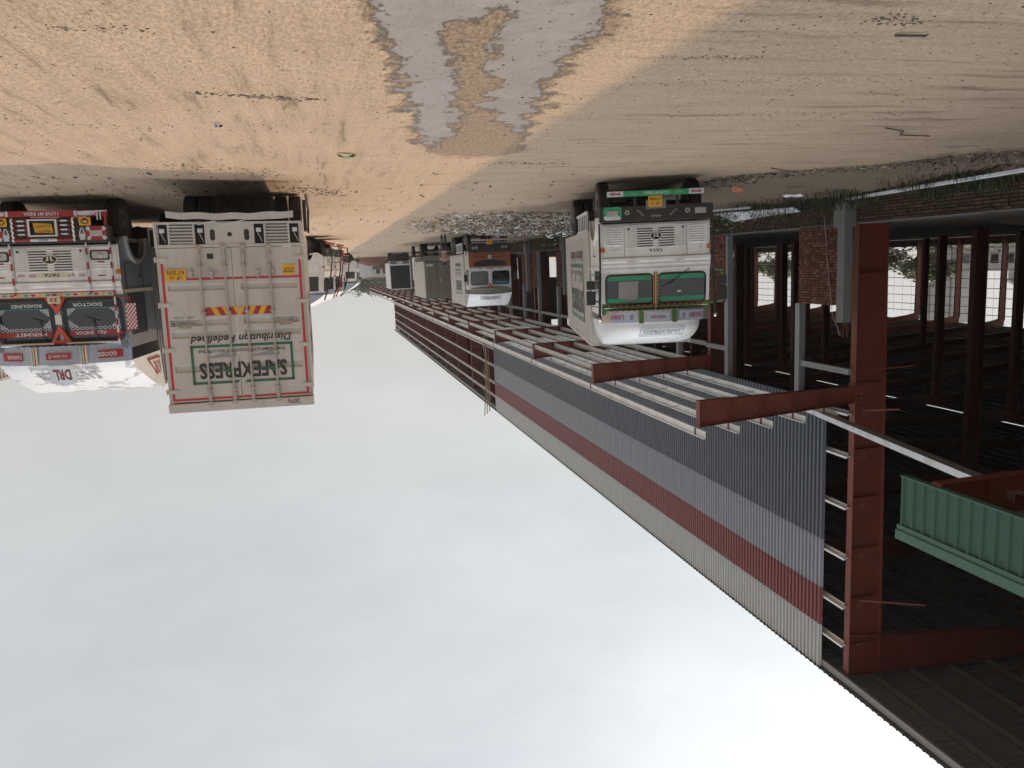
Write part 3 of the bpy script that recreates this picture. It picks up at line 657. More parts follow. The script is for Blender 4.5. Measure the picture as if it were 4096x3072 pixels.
def rear_end(p, z0=.75, z1=4.03, W=2.44, mat=WHITE2, full=True):
    h = W / 2
    for s, a, b in ((-1, -h + .05, -.004), (1, .004, h - .05)):           # two door leaves, ribs pressed in
        g = G(); ribs = [(1.80, 1.92), (2.40, 2.53), (2.61, 2.74), (3.20, 3.34)]
        ia, ib = (a + .1, b - .12) if s < 0 else (a + .12, b - .1)
        zz = [1.19] + [q for r in ribs for q in r] + [3.86]
        g.box(a, ia, 0, .04, 1.19, 3.86); g.box(ib, b, 0, .04, 1.19, 3.86)
        for k in range(len(zz) - 1):
            if k % 2 == 0: g.box(ia, ib, 0, .04, zz[k], zz[k + 1])
            else:
                c0, c1 = zz[k], zz[k + 1]; d = .03
                g.add([(ia, 0, c0), (ib, 0, c0), (ib, .035, c0 + d), (ia, .035, c0 + d), (ib, .035, c1 - d), (ia, .035, c1 - d), (ib, 0, c1), (ia, 0, c1)],
                      [(0, 1, 2, 3), (3, 2, 4, 5), (5, 4, 6, 7)])
        door = g.obj('door', mat, p)
        for lx in ((-.62, -.19) if s < 0 else (.12, .53)):                # lock rods with keepers
            g = G(); x2 = lx + .0; g.tube((x2, -.045, 1.16), (x2, -.045, 3.93), .019, 8)
            for zz_ in (1.5, 2.3, 3.02, 3.66): g.box(x2 - .045, x2 + .045, -.03, 0, zz_ - .02, zz_ + .02); g.box(x2 - .03, x2 + .03, -.07, -.03, zz_ - .015, zz_ + .015)
            for zz_ in (1.18, 3.9): g.box(x2 - .05, x2 + .05, -.05, -.002, zz_ - .03, zz_ + .03)
            g.box(x2 - .035, x2 + .035, -.055, -.001, 1.29, 1.37); g.box(x2 - .03, x2 + .03, -.055, -.001, 3.72, 3.84)
            g.obj('lock_rod', LRODM, door, .003)
        g = G(); cx = -.42 if s < 0 else .34; g.box(cx - .16, cx + .16, -.085, -.065, 1.655, 1.68); g.tube((cx, -.09, 1.58), (cx, -.09, 1.70), .022); g.ball((cx, -.09, 1.6), .035)
        g.box(cx - .02, cx + .02, -.07, 0, 1.6, 1.72)
        g.obj('lock_handle', LRODM, door)
        g = G(); cx = -.83 if s < 0 else .83; g.tube((cx, -.06, 1.56), (cx, -.06, 1.68), .02); g.ball((cx, -.06, 1.6), .03); g.box(cx - .02, cx + .02, -.03, 0, 1.55, 1.7); g.v = [(a - s * .16, b_, c_) for a, b_, c_ in g.v]; g.obj('door_catch', LRODM, door)
        for zz_ in (1.38, 2.15, 2.93, 3.66):                              # strap hinges
            g = G(); e = s * h; xa, xb = sorted((e - s * .17, e + s * .012)); g.box(xa, xb, -.02, .002, zz_ - .028, zz_ + .028); g.tube((e + s * .01, -.02, zz_ - .045), (e + s * .01, -.02, zz_ + .045), .02)
            g.obj('hinge', mat, door, .003)
    g = G(); t = .035                                                     # red marking tape, broken at the hinges
    for s in (-1, 1):
        x = s * (h - .085); zs = [1.42, 2.11, 2.19, 2.89, 2.97, 3.62, 3.70, 3.83]
        if s > 0: zs[0] = 1.45
        for k in range(0, 8, 2): board(g, rect(x - t / 2 - .004, x + t / 2 + .004, zs[k], zs[k + 1]), '-y', 0, -.004, 0)
    board(g, rect(-h + .066, -.01, 3.795, 3.832), '-y', 0, -.0045, 0); board(g, rect(.01, h - .066, 3.795, 3.832), '-y', 0, -.0045, 0)
    board(g, rect(-h + .066, -.01, 1.698, 1.735), '-y', 0, -.0045, 0); board(g, rect(.01, h - .4, 1.698, 1.735), '-y', 0, -.0045, 0)
    g.obj('marking_tape', RTAPE, p)
    g = G(); g.box(-h - .012, h + .012, -.03, .1, 3.88, z1 + .012); g.obj('door_header', mat, p, .01)
    txt('2076', h * 0 - .88, -.034, 3.95, .2, .075, LOGOK, p, shear=-.1, bold=.01)
    # chevron strip
    g = G(); z_a, z_b = 2.215, 2.355
    for s in (-1, 1):
        for k in range(6):
            a, b = k * .092, (k + 1) * .092; sh = .07
            q = [(max(0, a - sh), z_b), (max(0, b - sh), z_b), (b, z_a), (a, z_a)]
            if k == 5: q = [(a - sh, z_b), (b, z_b), (b, z_a), (a, z_a)]
            q = [(-.06 + s * (.012 + u), v) for u, v in q]
            board(g, q, '-y', 0, -.005, 0, k % 2)
    g.obj('chevron_strip', [YEL, REDP], p)
    safelogo(p, -.06, -.006, 3.215, 1.72, .69)
    def label(s_, cx, z, wd, ht, box=False, **k):
        txt(s_, cx, -.006, z, wd, ht, LOGOK, p, **k)
    label('TOLL FREE', -.83, 2.545, .2, .035, shear=.2); label('1800 113 113', -.83, 2.475, .27, .045, shear=.2)
    label('VISIT US AT', .86, 2.545, .22, .035, shear=.2); label('WWW.SAFEXPRESS.COM', .86, 2.475, .38, .045, shear=.2, bold=.01)
    label('LPO - 2-1-26', .86, 2.38, .3, .045, shear=.2)
    g = G()
    for cx, wd in ((-.83, .38), (.86, .46)):
        for q in (rect(-wd / 2, wd / 2, -.045, -.04), rect(-wd / 2, -wd / 2 + .005, -.04, .04), rect(wd / 2 - .005, wd / 2, -.04, .04), rect(-wd / 2, -wd * .32, .04, .045), rect(wd * .32, wd / 2, .04, .045)):
            board(g, [(cx + a, 2.475 + b) for a, b in q], '-y', 0, -.006, 0)
    g.obj('lettering_frame', LOGOK, p)
    g = G(); board(g, rect(-1.05, -.83, 1.50, 1.68), '-y', 0, -.006, 0); g.obj('stop_sign', YEL, p); txt('STOP', -.94, -.009, 1.6, .17, .09, LOGOK, p, shear=.1, bold=.012)
    g = G(); g.box(.76, 1.10, -.024, -.012, 1.55, 1.74); pl = g.obj('number_plate', YEL, p)
    txt('UP 16', .92, -.027, 1.69, .2, .062, LOGOK, pl, bold=.006); txt('NT2076', .93, -.027, 1.6, .28, .07, LOGOK, pl, bold=.006)
    g = G(); board(g, rect(.30, .40, 1.09 + .2, 1.18 + .2), '-y', 0, -.004, 0); g.obj('vent_cover', CHAS, p)
    # lower rear frame with lamp recesses and louvres
    g = G(); g.box(-h, h, -.02, .06, .75, .79); g.box(-h, h, -.02, .06, 1.13, 1.18)
    for a, b in ((-h, -h + .05), (-1.0, -.965), (-.6, -.565), (-.405, -.37), (.37, .405), (.565, .6), (.965, 1.0), (h - .05, h)): g.box(a, b, -.018, .06, .79, 1.13)
    g.box(-.37, .37, -.014, .02, .79, 1.13)
    g.obj('rear_frame', mat, p, .004)
    for s in (-1, 1): g = G(); g.tube((s * .28, -.016, .96), (s * .28, -.010, .96), .042, 12); g.box(s * .28 - .042, s * .28 + .042, -.0165, -.01, .93, 1.03); g.tube((s * .28, -.016, 1.03), (s * .28, -.01, 1.03), .042, 12); g.tube((s * .28, -.016, .92), (s * .28, -.01, .92), .042, 12); g.obj('frame_hole', CHAS, p)
    g = G(); g.tube((0, -.016, .965), (0, -.01, .965), .04, 12); g.obj('frame_hole', CHAS, p)
    for a, b in ((-.965, -.6), (.6, .965)):
        g = G()
        for k in range(6): zc = .82 + k * .055; g.add([(a, -.012, zc), (b, -.012, zc), (b, .03, zc + .04), (a, .03, zc + .04)], [(0, 1, 2, 3)]); g.box(a, b, -.016, -.006, zc - .008, zc + .008)
        g.obj('louvre', mat, p)
    g = G(); g.box(-h + .05, h - .05, .07, .09, .79, 1.13); g.obj('recess_back', CHAS, p)
    for cx in (-1.09, -.48, .48, 1.09):
        g = G(); g.box(cx - .04, cx + .04, .0, .06, .86, .93); g.tube((cx, -.01, .895), (cx, .0, .895), .028, 12); g.tube((cx + .02, .03, .93), (cx - .05, .03, 1.1), .006, 5); g.obj('lamp_socket', PLASTICW, p)
    g = G(); g.path([(-.9, -.01, .70), (-.3, -.03, .72), (.1, -.03, .80), (.25, -.03, .74), (.5, -.03, .8)], .008, 5); g.obj('loose_cable', PLASTICW, p)
    # bent under-run bar
    g = G(); pts = [(-1.08, .575), (-.2, .60), (.55, .605), (1.0, .60)]
    g.grid(lambda u, v: (-1.08 + u * 2.08, -.05 + (.012 * math.sin(u * 9)), .575 + .035 * math.sin(u * math.pi) + .01 * math.sin(u * 23) + v * .11), 24, 2)
    g.grid(lambda u, v: (-1.08 + u * 2.08, -.05 + (.012 * math.sin(u * 9)) + v * .08, .685 + .035 * math.sin(u * math.pi) + .01 * math.sin(u * 23)), 24, 1)
    g.obj('underrun_bar', WHITE2, p)
    g = G()
    for x in (-.5, .5): g.box(x - .03, x + .03, 0, .06, .6, .76)
    g.obj('bar_bracket', CHAS, p)
LRODM = paint('lock_rod_paint', (.42, .385, .35), .5, dirt=.4, dcol=(.20, .13, .09), scale=6)

t = thing('box_truck', 'rear of white box truck with four lock rods and boxed green logo', 'truck', (1.44, 14.42, 0), R(-.4), ry=R(1.1))
rear_end(t); cargo_box(t, .04, 9.4, .75, 4.03, front=False); chassis(t, .1, 11); axle(t, 3.6); axle(t, 10.2, False)
safelogo(t, -1.226, 4.6, 3.0, 4.6, 1.2, '-x')
g = G(); g.box(-1.3, -1.24, .5, .9, .35, .9); g.obj('mud_flap', RUBBER, t); g = G(); g.path([(-1.32, .2, .95), (-1.34, .1, .55), (-1.31, -.05, .3)], .02, 5); g.obj('bent_rod', BLACK, t); g = G(); g.box(-1.1, 1.1, 9.7, 11.6, .9, 2.9); g.obj('cab', WHITE, t, .06)
g = G(); g.box(.55, 1.1, 4.6, 6.0, .5, .95); g.obj('fuel_tank', CHAS, t, .05); g = G(); g.box(-1.15, -.6, 5.2, 6.2, .45, .95); g.obj('battery_box', CHAS, t, .05)

def rubber_frame(g, x0, x1, z0, z1, yf, r=.09, wd=.045, mi=0):
    """rounded rectangular gasket lying on surface yf(z)"""
    def ring(d):
        pts = []
        for cx, cz, a0 in ((x1 - r, z1 - r, 0), (x0 + r, z1 - r, 90), (x0 + r, z0 + r, 180), (x1 - r, z0 + r, 270)):
            for k in range(4): a = R(a0 + k * 30); pts.append((cx + (r + d) * math.cos(a), cz + (r + d) * math.sin(a)))
        return pts
    o, i = ring(wd), ring(0); n = len(o)
    vs = [(a, yf(b) - .012, b) for a, b in o] + [(a, yf(b) - .03, b) for a, b in i] + [(a, yf(b) + .0, b) for a, b in i]
    g.add(vs, [(k, (k + 1) % n, (k + 1) % n + n, k + n) for k in range(n)] + [(k + n, (k + 1) % n + n, (k + 1) % n + 2 * n, k + 2 * n) for k in range(n)], mi)
def rrect(x0, x1, z0, z1, r):
    pts = []
    for cx, cz, a0 in ((x1 - r, z1 - r, 0), (x0 + r, z1 - r, 90), (x0 + r, z0 + r, 180), (x1 - r, z0 + r, 270)):
        for k in range(5): a = R(a0 + k * 22.5); pts.append((cx + r * math.cos(a), cz + r * math.sin(a)))
    return pts

def oval_t(p, x, y, z, wd=.34, ht=.2, dark=None):
    g = G(); n = 28; hw, hh = wd / 2, ht / 2
    ell = lambda s, k, yy: (x + hw * s * math.cos(2 * math.pi * k / n), yy, z + hh * s * math.sin(2 * math.pi * k / n))
    g.add([ell(1, k, y - .03) for k in range(n)] + [ell(.86, k, y - .03) for k in range(n)] + [ell(1, k, y) for k in range(n)],
          [(k, (k + 1) % n, (k + 1) % n + n, k + n) for k in range(n)] + [(k, (k + 1) % n, (k + 1) % n + 2 * n, k + 2 * n) for k in range(n)], 0)
    g.add([ell(.87, k, y - .02) for k in range(n)], [tuple(range(n))], 1)
    for s in (-1, 1):
        g.add([(x + s * a * hw, y - .032, z + b * hh) for a, b in ((.08, -.86), (.26, -.84), (.42, .0 + .25), (.80, .42), (.12, .30))], [(0, 1, 2, 3, 4)], 0)
    return g.obj('emblem', [CREAM if dark else PLASTICW, LOGOK if dark else CHAS], p)

def tata(label, loc, rz, style, box=(2.1, 8.6, 1.0, 3.78), ry=0, group=None, wsz=(2.03, 2.68), vz=(2.80, 3.07), side=1, detail=2, boxmat=WHITE2, smooth=False):
    p = thing('box_truck', label, 'truck', loc, rz, group, ry=ry)
    rj = style == 'rj'; gr = style == 'green'
    bt = box[3]; W2 = 1.27 if rj else 1.17; W = 2.54 if rj else 2.44
    skin = OLIVE if gr else WHITE
    # --- cab shell: profile in (y, z)
    zt = vz[0] + .12
    yf = lambda z: .0 if z < 1.72 else (z - 1.72) * .10
    g = G()
    prof = [(.0, 1.72), (-.0, .96), (.25, .80), (.45, .80), (.55, 1.05), (.75, 1.24), (1.0, 1.30), (1.25, 1.24), (1.42, 1.05), (1.48, .80), (1.95, .80), (1.95, zt), (.22, zt), (yf(wsz[1] + .05), wsz[1] + .05), (.03, 1.98)]
    for s in (-1, 1):
        xa, xb = sorted((s * W2, s * (W2 - .05))); g.prism(prof, 'x', xa, xb)
    g.add([(-W2 + .05, yf(z), z) for z in (.96, 1.72, 1.98, zt)] + [(W2 - .05, yf(z), z) for z in (.96, 1.72, 1.98, zt)], [(0, 1, 5, 4), (1, 2, 6, 5), (2, 3, 7, 6)])
    g.box(-W2 + .05, W2 - .05, .25, 1.95, zt - .04, zt - .001); g.box(-W2 + .05, W2 - .05, 1.9, 1.949, .8, zt - .04); g.box(-W2 + .05, W2 - .05, .3, 1.9, .82, .9)
    g.obj('cab_body', paint('shaded_blue_grey_cab', (.17, .18, .20), .45, dirt=.35) if rj else WHITE, p)  # blue-grey sides darkened, shade beside the next truck painted in
    if gr: g = G(); g.add([(a, yf(b) - .006, b) for a, b in rect(-W2, W2, wsz[1] - .02, vz[0] + .1)], [(0, 1, 2, 3)]); g.obj('screen_header', OLIVE, p)
    # --- white lower front: bonnet flap with slots, side vents
    g = G(); g.box(-.66, .66, -.035, -.003, .99, 1.66)
    fp = g.obj('bonnet_flap', WHITE, p, .008)
    g = G()
    for k in range(8):
        z = 1.08 + k * .052
        for s in (-1, 1):
            xa, xb = sorted((s * .06, s * .40)); g.add([(a, -.038, b) for a, b in rrect(xa, xb, z - .011, z + .011, .01)], [tuple(range(20))])
    g.obj('grille_slot', BLACK, fp)
    g = G()
    for k in range(12): z = 1.03 + k * .04; g.prism([(-.036, z - .014), (-.05, z - .009), (-.05, z + .004), (-.036, z + .012)], 'x', -.64, -.42); g.prism([(-.036, z - .014), (-.05, z - .009), (-.05, z + .004), (-.036, z + .012)], 'x', .42, .64)
    for k in range(9): z = 1.054 + k * .052; g.prism([(-.036, z - .012), (-.046, z - .006), (-.046, z + .006), (-.036, z + .012)], 'x', -.41, .41)
    g.obj('flap_rib', WHITE, fp)
    g = G()
    for s in (-1, 1): g.tube((s * .58, -.052, 1.08), (s * .58, -.03, 1.08), .024, 12)
    g.obj('flap_knob', BLACK, fp)
    oval_t(fp, 0, -.045, 1.24, .30 if rj else .26, .17, rj)
    g = G(); g.add([(a, -.0365, b) for a, b in rrect(-.32, .32, 1.495, 1.585, .02)], [tuple(range(20))]); g.obj('badge_plate', CREAM if rj else WHITE, fp)
    txt('TATA', 0, -.04, 1.54, .30, .062, LOGOK, fp, bold=.02)
    if rj:
        for s_, cx in (('भाग्य', -.56), ('शुभ', -.36), ('लाभ', .36), ('लक्ष्मी', .56)): txt(s_, cx, -.04, 1.54, .13, .075, REDP, fp)
    else: txt('1621', .55 + .3, -.041, 1.5, .17, .04, LOGOGR, fp)
    for s in (-1, 1):
        g = G(); xa, xb = sorted((s * .675, s * (W2 - .04))); g.box(xa, xb, -.033, -.003, .99, 1.66); q = g.obj('corner_panel', WHITE, p, .01)
        if gr or detail < 2:
            g = G()
            for k in range(8): z = 1.06 + k * .05; xa, xb = sorted((s * .72, s * 1.05)); g.prism([(-.034, z - .012), (-.056, z - .014), (-.034, z + .016)], 'x', xa, xb); g.add([(xa, -.0345, z - .02), (xb, -.0345, z - .02), (xb, -.0345, z - .012), (xa, -.0345, z - .012)], [(0, 1, 2, 3)], 1)
            g.obj('louvre', [WHITE, BLACK], q)
        else:
            g = G(); g.add([(a, -.036, b) for a, b in rrect(s * .93 - .19, s * .93 + .19, 1.07, 1.27, .05)], [tuple(range(20))]); g.obj('lamp_gasket', BLACK, q)
            g = G(); g.add([(a, -.045 , b) for a, b in rrect(s * .93 - .15, s * .93 + .15, 1.10, 1.24, .035)], [tuple(range(20))]); g.ball((s * .93, -.045, 1.17), .055, 0, 12, (1, .4, 1)); g.obj('headlight', LAMP, q)
            g = G()
            for k in range(3): z = 1.335 + k * .05; g.prism([(-.034, z - .006), (-.052, z - .008), (-.034, z + .012)], 'x', s * .93 - .17, s * .93 + .17)
            g.obj('louvre', WHITE, q)
            g = G(); board(g, rect(s * .93 - .07, s * .93 + .07, 1.29, 1.318), '-y', 0, -.037, 0); board(g, rect(s * .93 - .07, s * .93 + .07, 1.56, 1.585), '-y', 0, -.037, 0); g.obj('reflector_tape', REDP, q)
        g = G(); xa, xb = sorted((s * (W2 - .08), s * (W2 + .015))); g.box(xa, xb, -.04, .06, 1.46, 1.55); g.obj('indicator', AMBER, p, .008)
    # --- belt: two rolled ledges under the windscreen
    g = G(); g.prism([(-.02, 1.67), (-.06, 1.69), (-.06, 1.75), (-.035, 1.79), (-.045, 1.83), (-.03, 1.87), (.02, 1.88)], 'x', -W2, W2); g.obj('belt_moulding', WHITE, p)
    for zz in (1.79,):
        g = G()
        for s in (-1, 1): g.tube((s * .62, -.066, zz), (s * .38, -.066, zz), .010, 6)
        g.obj('flap_hinge', WHITE, p)
    g = G(); g.add([(-W2, -.004, .97), (W2, -.004, .97), (W2, -.004, 1.68), (-W2, -.004, 1.68)], [(0, 1, 2, 3)]); g.box(-W2 - .003, W2 + .003, -.006, .02, 1.86, 1.95); g.obj('front_skin', WHITE, p)
    # --- windscreen, two panes
    z0, z1 = wsz
    for s in (-1, 1):
        xa, xb = sorted((s * (.09 if rj else .01), s * (1.22 if rj else 1.13)))
        g = G(); g.add([(a, yf(b) - .012, b) for a, b in rrect(xa + .05, xb - .05, z0 + .02, z1 + .0, .07)], [tuple(range(20))]); pane = g.obj('windscreen', GLASS, p)
        g = G(); rubber_frame(g, xa + .07, xb - .07, z0 + .03, z1 - .01, yf, .08, .075 if rj else .035); g.obj('gasket', BLACK, pane)
        def band(za, zb, mat, dy=.016):
            g = G(); g.add([(a, yf(b) - dy, b) for a, b in rect(xa + .06, xb - .06, za, zb)], [(0, 1, 2, 3)]); return g.obj('sticker_band', mat, pane)
        if gr:
            band(z1 - .13, z1 - .045, GREENP); 
            for k in range(4): band(z0 + .045 + k * .024, z0 + .062 + k * .024, GREENP)
        if rj:
            band(z1 - .16, z1 - .06, REDP); band(z0 + .06, z0 + .16, BLACK)
            sl = lambda a, b: (s * .567 + a, yf(b) - .02, b)
            A, B = ('ALL INDIA', 'DOCTOR') if s < 0 else ('PERMIT', 'ROADLINES')
            txt(A, 0, 0, 0, .60, .07, PLASTICW, pane, bold=.02, fmap=lambda a, b: sl(a, z1 - .11 + b)); txt(B, 0, 0, 0, .56, .07, PLASTICW, pane, bold=.02, fmap=lambda a, b: sl(a, z0 + .11 + b))
            g = G()                                                       # green inner line, corner lattice, scallops
            for q in (rect(xa + .07, xa + .08, z0 + .17, z1 - .17), rect(xb - .08, xb - .07, z0 + .17, z1 - .17), rect(xa + .07, xb - .07, z0 + .17, z0 + .18)): g.add([(a, yf(b) - .017, b) for a, b in q], [(0, 1, 2, 3)], 0)
            for cx, sx in ((xa + .08, 1), (xb - .08, -1)):
                for cz, sz in ((z0 + .185, 1), (z1 - .235, -1)):
                    for i in range(4):
                        for j in range(4 - i):
                            a0 = cx + sx * (i * .04 + .004); b0 = cz + sz * (j * .035 + .004); g.add([(a0, yf(b0) - .017, b0), (a0 + sx * .03, yf(b0) - .017, b0), (a0 + sx * .03, yf(b0) - .017, b0 + sz * .026), (a0, yf(b0) - .017, b0 + sz * .026)], [(0, 1, 2, 3)], 1)
            k = 0
            x = xa + .11
            while x < xb - .1:
                c = (x, z1 - .205); g.add([(c[0] + .038 * math.cos(R(a)), yf(c[1]) - .0165, c[1] + .034 * math.sin(R(a))) for a in range(-180, 181, 40)] + [(c[0] + .026 * math.cos(R(a)), yf(c[1]) - .0165, c[1] + .022 * math.sin(R(a))) for a in range(-180, 181, 40)], [(i, i + 1, i + 11, i + 10) for i in range(9)], 1); x += .088
            g.obj('sticker_trim', [TEAL, PLASTICW], pane)
        if gr:
            g = G(); g.add([(a, yf(b) - .017, b) for a, b in rect(-.55 if s < 0 else .3, -.47 if s < 0 else .301, 2.42, 2.46)], [(0, 1, 2, 3)]); g.obj('paper_sticker', PLASTICW, pane)
            if s > 0:                                                     # cloth curtain seen behind the glass, drawn to one side
                g = G(); g.grid(lambda u, v: (.38 + u * .42 + .02 * v, yf(z0 + .1) - .0145 + .002 * math.sin(u * 22), z0 + .16 + v * (.30 + .12 * (1 - abs(u - .4)))), 24, 4); g.obj('curtain', CURT, pane)
    # wipers
    if detail > 1:
        for cx, dx, dz in ((-.70, .42 if gr else .05, .30 if gr else .42), (.30, .05, .42)):
            if gr and cx > 0: continue
            z = z0 - .06 if not rj else z1 + .03; sg = 1 if not rj else -1
            g = G(); a = Vector((cx, yf(z) - .05, z)); b = a + Vector((dx, .0, sg * dz)); b.y = yf(b.z) - .04; g.tube(a, b, .009, 5); c = b + Vector((.14, 0, .05 * sg)); g.tube(b - (c - b) * .8, c, .006, 5); g.ball(a, .02, 0, 6); g.obj('wiper', BLACK, p)
    # centre strip
    g = G(); g.add([(a, yf(b) - .01, b) for a, b in rect(-.035, .035, z0 - .02, z1 + .05)], [(0, 1, 2, 3)]); g.obj('centre_post', OLIVE if gr else PLASTICW, p)
    if gr:
        g = G()
        for s in (-1, 1):
            k = 0; z = z0
            while z < z1: board(g, [(s * .045 - .014, z), (s * .045 + .014, z + .02), (s * .045 + .014, z + .055), (s * .045 - .014, z + .035)], '-y', 0, yf(z) - .02, 0, k % 2); z += .037; k += 1
            x = -1.1
            k = 0
            while x < 1.08: board(g, [(x, z1 + .02), (x + .06, z1 + .02), (x + .085, z1 + .045), (x + .025, z1 + .045)], '-y', 0, yf(z1) - .018, 0, k % 2); x += .065; k += 1
        g.obj('striped_tape', [YEL, REDP], p)
        g = G(); g.tube((0, yf(z0) - .03, z0 - .05), (0, yf(z1) - .03, z1 + .12), .012, 6); g.tube((-1.13, -.03, 1.93), (1.13, -.03, 1.93), .009, 6); g.tube((-1.13, yf(z1) - .03, z1 + .07), (1.13, yf(z1) - .03, z1 + .07), .008, 6); g.obj('beaded_trim', SILVER, p)
    # --- sun visor panel, curved in plan
    v0, v1 = vz
    arc = lambda x, b=0.0: -.13 + .30 * (abs(x) / 1.18) ** 2.2 + b
    g = G(); g.grid(lambda u, v: ((u * 2 - 1) * W2, arc((u * 2 - 1) * W2, -.05 * v), v0 + v * (v1 - v0) + .02 * abs(math.sin(u * 60)) * (1 - v) - .0), 60, 3)
    vis = g.obj('sun_visor', SILVER if gr else BLUEG, p)
    g = G(); g.grid(lambda u, v: ((u * 2 - 1) * W2, arc((u * 2 - 1) * W2) + v * .55, v0 + .03 + v * .02), 20, 2); g.obj('visor_soffit', DKBLUE if rj else OLIVE, p)
    vm = lambda cx, zc, dy=-.068: (lambda a, b: (cx + a, arc(cx + a, dy - (zc + b - v0) * .0 + .0), zc + b))
    zc = (v0 + v1) / 2 + .02; hv = (v1 - v0)
    def vpatch(cx, wd, ht, mat, name='visor_patch', dy=-.058, sk=0):
        g = G(); n = 8; g.add([(cx + wd * (i / n - .5), arc(cx + wd * (i / n - .5), dy), zc + ht * (j - .5) + sk * (i / n - .5)) for j in (0, 1) for i in range(n + 1)], [(i, i + 1, i + n + 2, i + n + 1) for i in range(n)]); return g.obj(name, mat, vis)
    if rj:
        vpatch(0, .46, hv * .34, REDP); txt('जय माता दी', 0, 0, 0, .36, hv * .22, PLASTICW, vis, fmap=vm(0, zc))
        vpatch(-.92, .42, hv * .42, REDP); vpatch(.92, .42, hv * .42, REDP)
        txt('GOODS', 0, 0, 0, .32, hv * .24, PLASTICW, vis, bold=.02, fmap=vm(-.87, zc)); txt('CARRIER', 0, 0, 0, .32, hv * .2, PLASTICW, vis, bold=.02, fmap=vm(.87, zc))
        for cx in (-.46, .46): vpatch(cx, .13, hv * .95, CREAM); vpatch(cx - .015, .02, hv * .95, REDP, dy=-.061); vpatch(cx + .03, .02, hv * .95, TEAL, dy=-.061)
    elif gr:
        vpatch(0, .5, hv * .8, BLUEG); txt('जयश्री कृष्ण', 0, 0, 0, .34, hv * .42, REDP, vis, fmap=vm(0, zc))
        vpatch(.72, .56, hv * .8, BLUEG); vpatch(-.74, .56, hv * .8, BLUEG)
        txt('SHUBH', 0, 0, 0, .30, hv * .4, REDP, vis, bold=.01, fmap=vm(-.84, zc)); txt('LABH', 0, 0, 0, .26, hv * .4, REDP, vis, bold=.01, fmap=vm(.86, zc))
        txt('ॐ', 0, 0, 0, .08, hv * .42, REDP, vis, fmap=vm(-.57, zc)); txt('ॐ', 0, 0, 0, .08, hv * .42, REDP, vis, fmap=vm(.56, zc))
        for cx in (-.36, .36): vpatch(cx, .1, hv * 1.0, OLIVE)
    # --- fibreglass or sheet crown above the cab
    if gr or style == 'plain_round':
        zc0 = v1 - .01; Hc = bt - .07 - zc0; Dp = box[0] + .13
        def cr(u, v):
            a = math.pi * u; k = (1 - (v * .97) ** 2.2) ** .55; wv = 1.16 * (1 - .18 * v ** 2.5)
            c, s_ = math.cos(a), math.sin(a)
            return (-math.copysign(abs(c) ** .55, c) * wv, box[0] - Dp * k * abs(s_) ** .5 * (.985 if v > 0 else 1), zc0 + v * Hc)
        g = G(); g.grid(cr, 48, 16); crown = g.obj('roof_fairing', FIBRE, p, smooth=True)
        LG = (LOGOGR, LOGOGR, LOGOGR)
        fmc = lambda a, b: (-.12 + a, box[0] - Dp * (1 - ((.42 + b / Hc) * .97) ** 2.2) ** .55 * (1 - (abs(-.12 + a) / 1.1) ** 3.6) ** (.28) - .02, zc0 + .42 * Hc + b)
        g = G(); wd, ht, b_ = .96, .16, .014
        for q in (rect(-wd / 2, wd / 2, -ht / 2, -ht / 2 + b_), rect(-wd / 2, wd / 2, ht / 2 - b_, ht / 2), rect(-wd / 2, -wd / 2 + b_, -ht / 2, ht / 2), rect(wd / 2 - b_, wd / 2, -ht / 2, ht / 2)):
            n = 10; g.add([fmc(q[0][0] + (q[1][0] - q[0][0]) * i / n, zz) for zz in (q[0][1], q[2][1]) for i in range(n + 1)], [(i, i + 1, i + n + 2, i + n + 1) for i in range(n)])
        g.obj('logo_frame', LOGOGR, crown)
        txt('SAFEXPRESS', 0, 0, 0, .84, .085, LOGOGR, crown, bold=.025, fmap=fmc); txt('Distribution Redefined', 0, 0, 0, .98, .06, LOGOGR, crown, shear=.3, fmap=lambda a, b: fmc(a, b - .13))
    else:
        zc0 = v1 - .01; zt1 = bt + .02; yt = box[0] - .02 if not rj else box[0] - .03
        def bot(x): return arc(x, -.05)
        xr = W2
        yt2 = yt if not rj else yt + .2
        def cf(u, v):
            x = (u * 2 - 1) * (xr + .05 * v); yb = bot((u * 2 - 1) * xr); k = v ** 1.25
            return (x, yb + (yt2 - .25 - yb) * k * .93, zc0 + (zt1 - zc0) * (v ** .92) + .035 * (1 - (u * 2 - 1) ** 2) * math.sin(v * 3.1))
        g = G(); g.grid(cf, 24, 10); crown = g.obj('roof_fairing', PEEL if rj else FIBRE, p, smooth=True)
        for s in (0, 1):
            g = G(); pts = [cf(s, k / 10) for k in range(11)]
            g.add(pts + [(pts[-1][0], yt + .02, zt1)] + [(pts[0][0] , yt + .02, zc0)], [tuple(range(13))]); q = g.obj('fairing_side', WHITE if rj else BLUEG, crown)
        if rj:
            fs = cf(.5, .3)
            def fmr(a, b, k0=.30):
                u = (a / xr + 1) / 2; v = k0 + b / .75; q = cf(min(1, max(0, u)), v); return (q[0], q[1] - .012, q[2] + .012)
            txt('SAFEXPRESS', 0, 0, 0, 1.15, .17, LOGOGR, crown, bold=.02, fmap=lambda a, b: fmr(a + .02, b, .30)); txt('Distribution Redefined', 0, 0, 0, 1.25, .09, LOGOGR, crown, shear=.3, fmap=lambda a, b: fmr(a, b, .10))
            g = G(); q = [(-.24, -.22), (.24, -.22), (.24, .14), (0, .22), (-.24, .14)]
            SP = lambda a, b, d=0: (a - .02, -.20 + (b + .22) * .35 + d, zc0 + .25 + b)
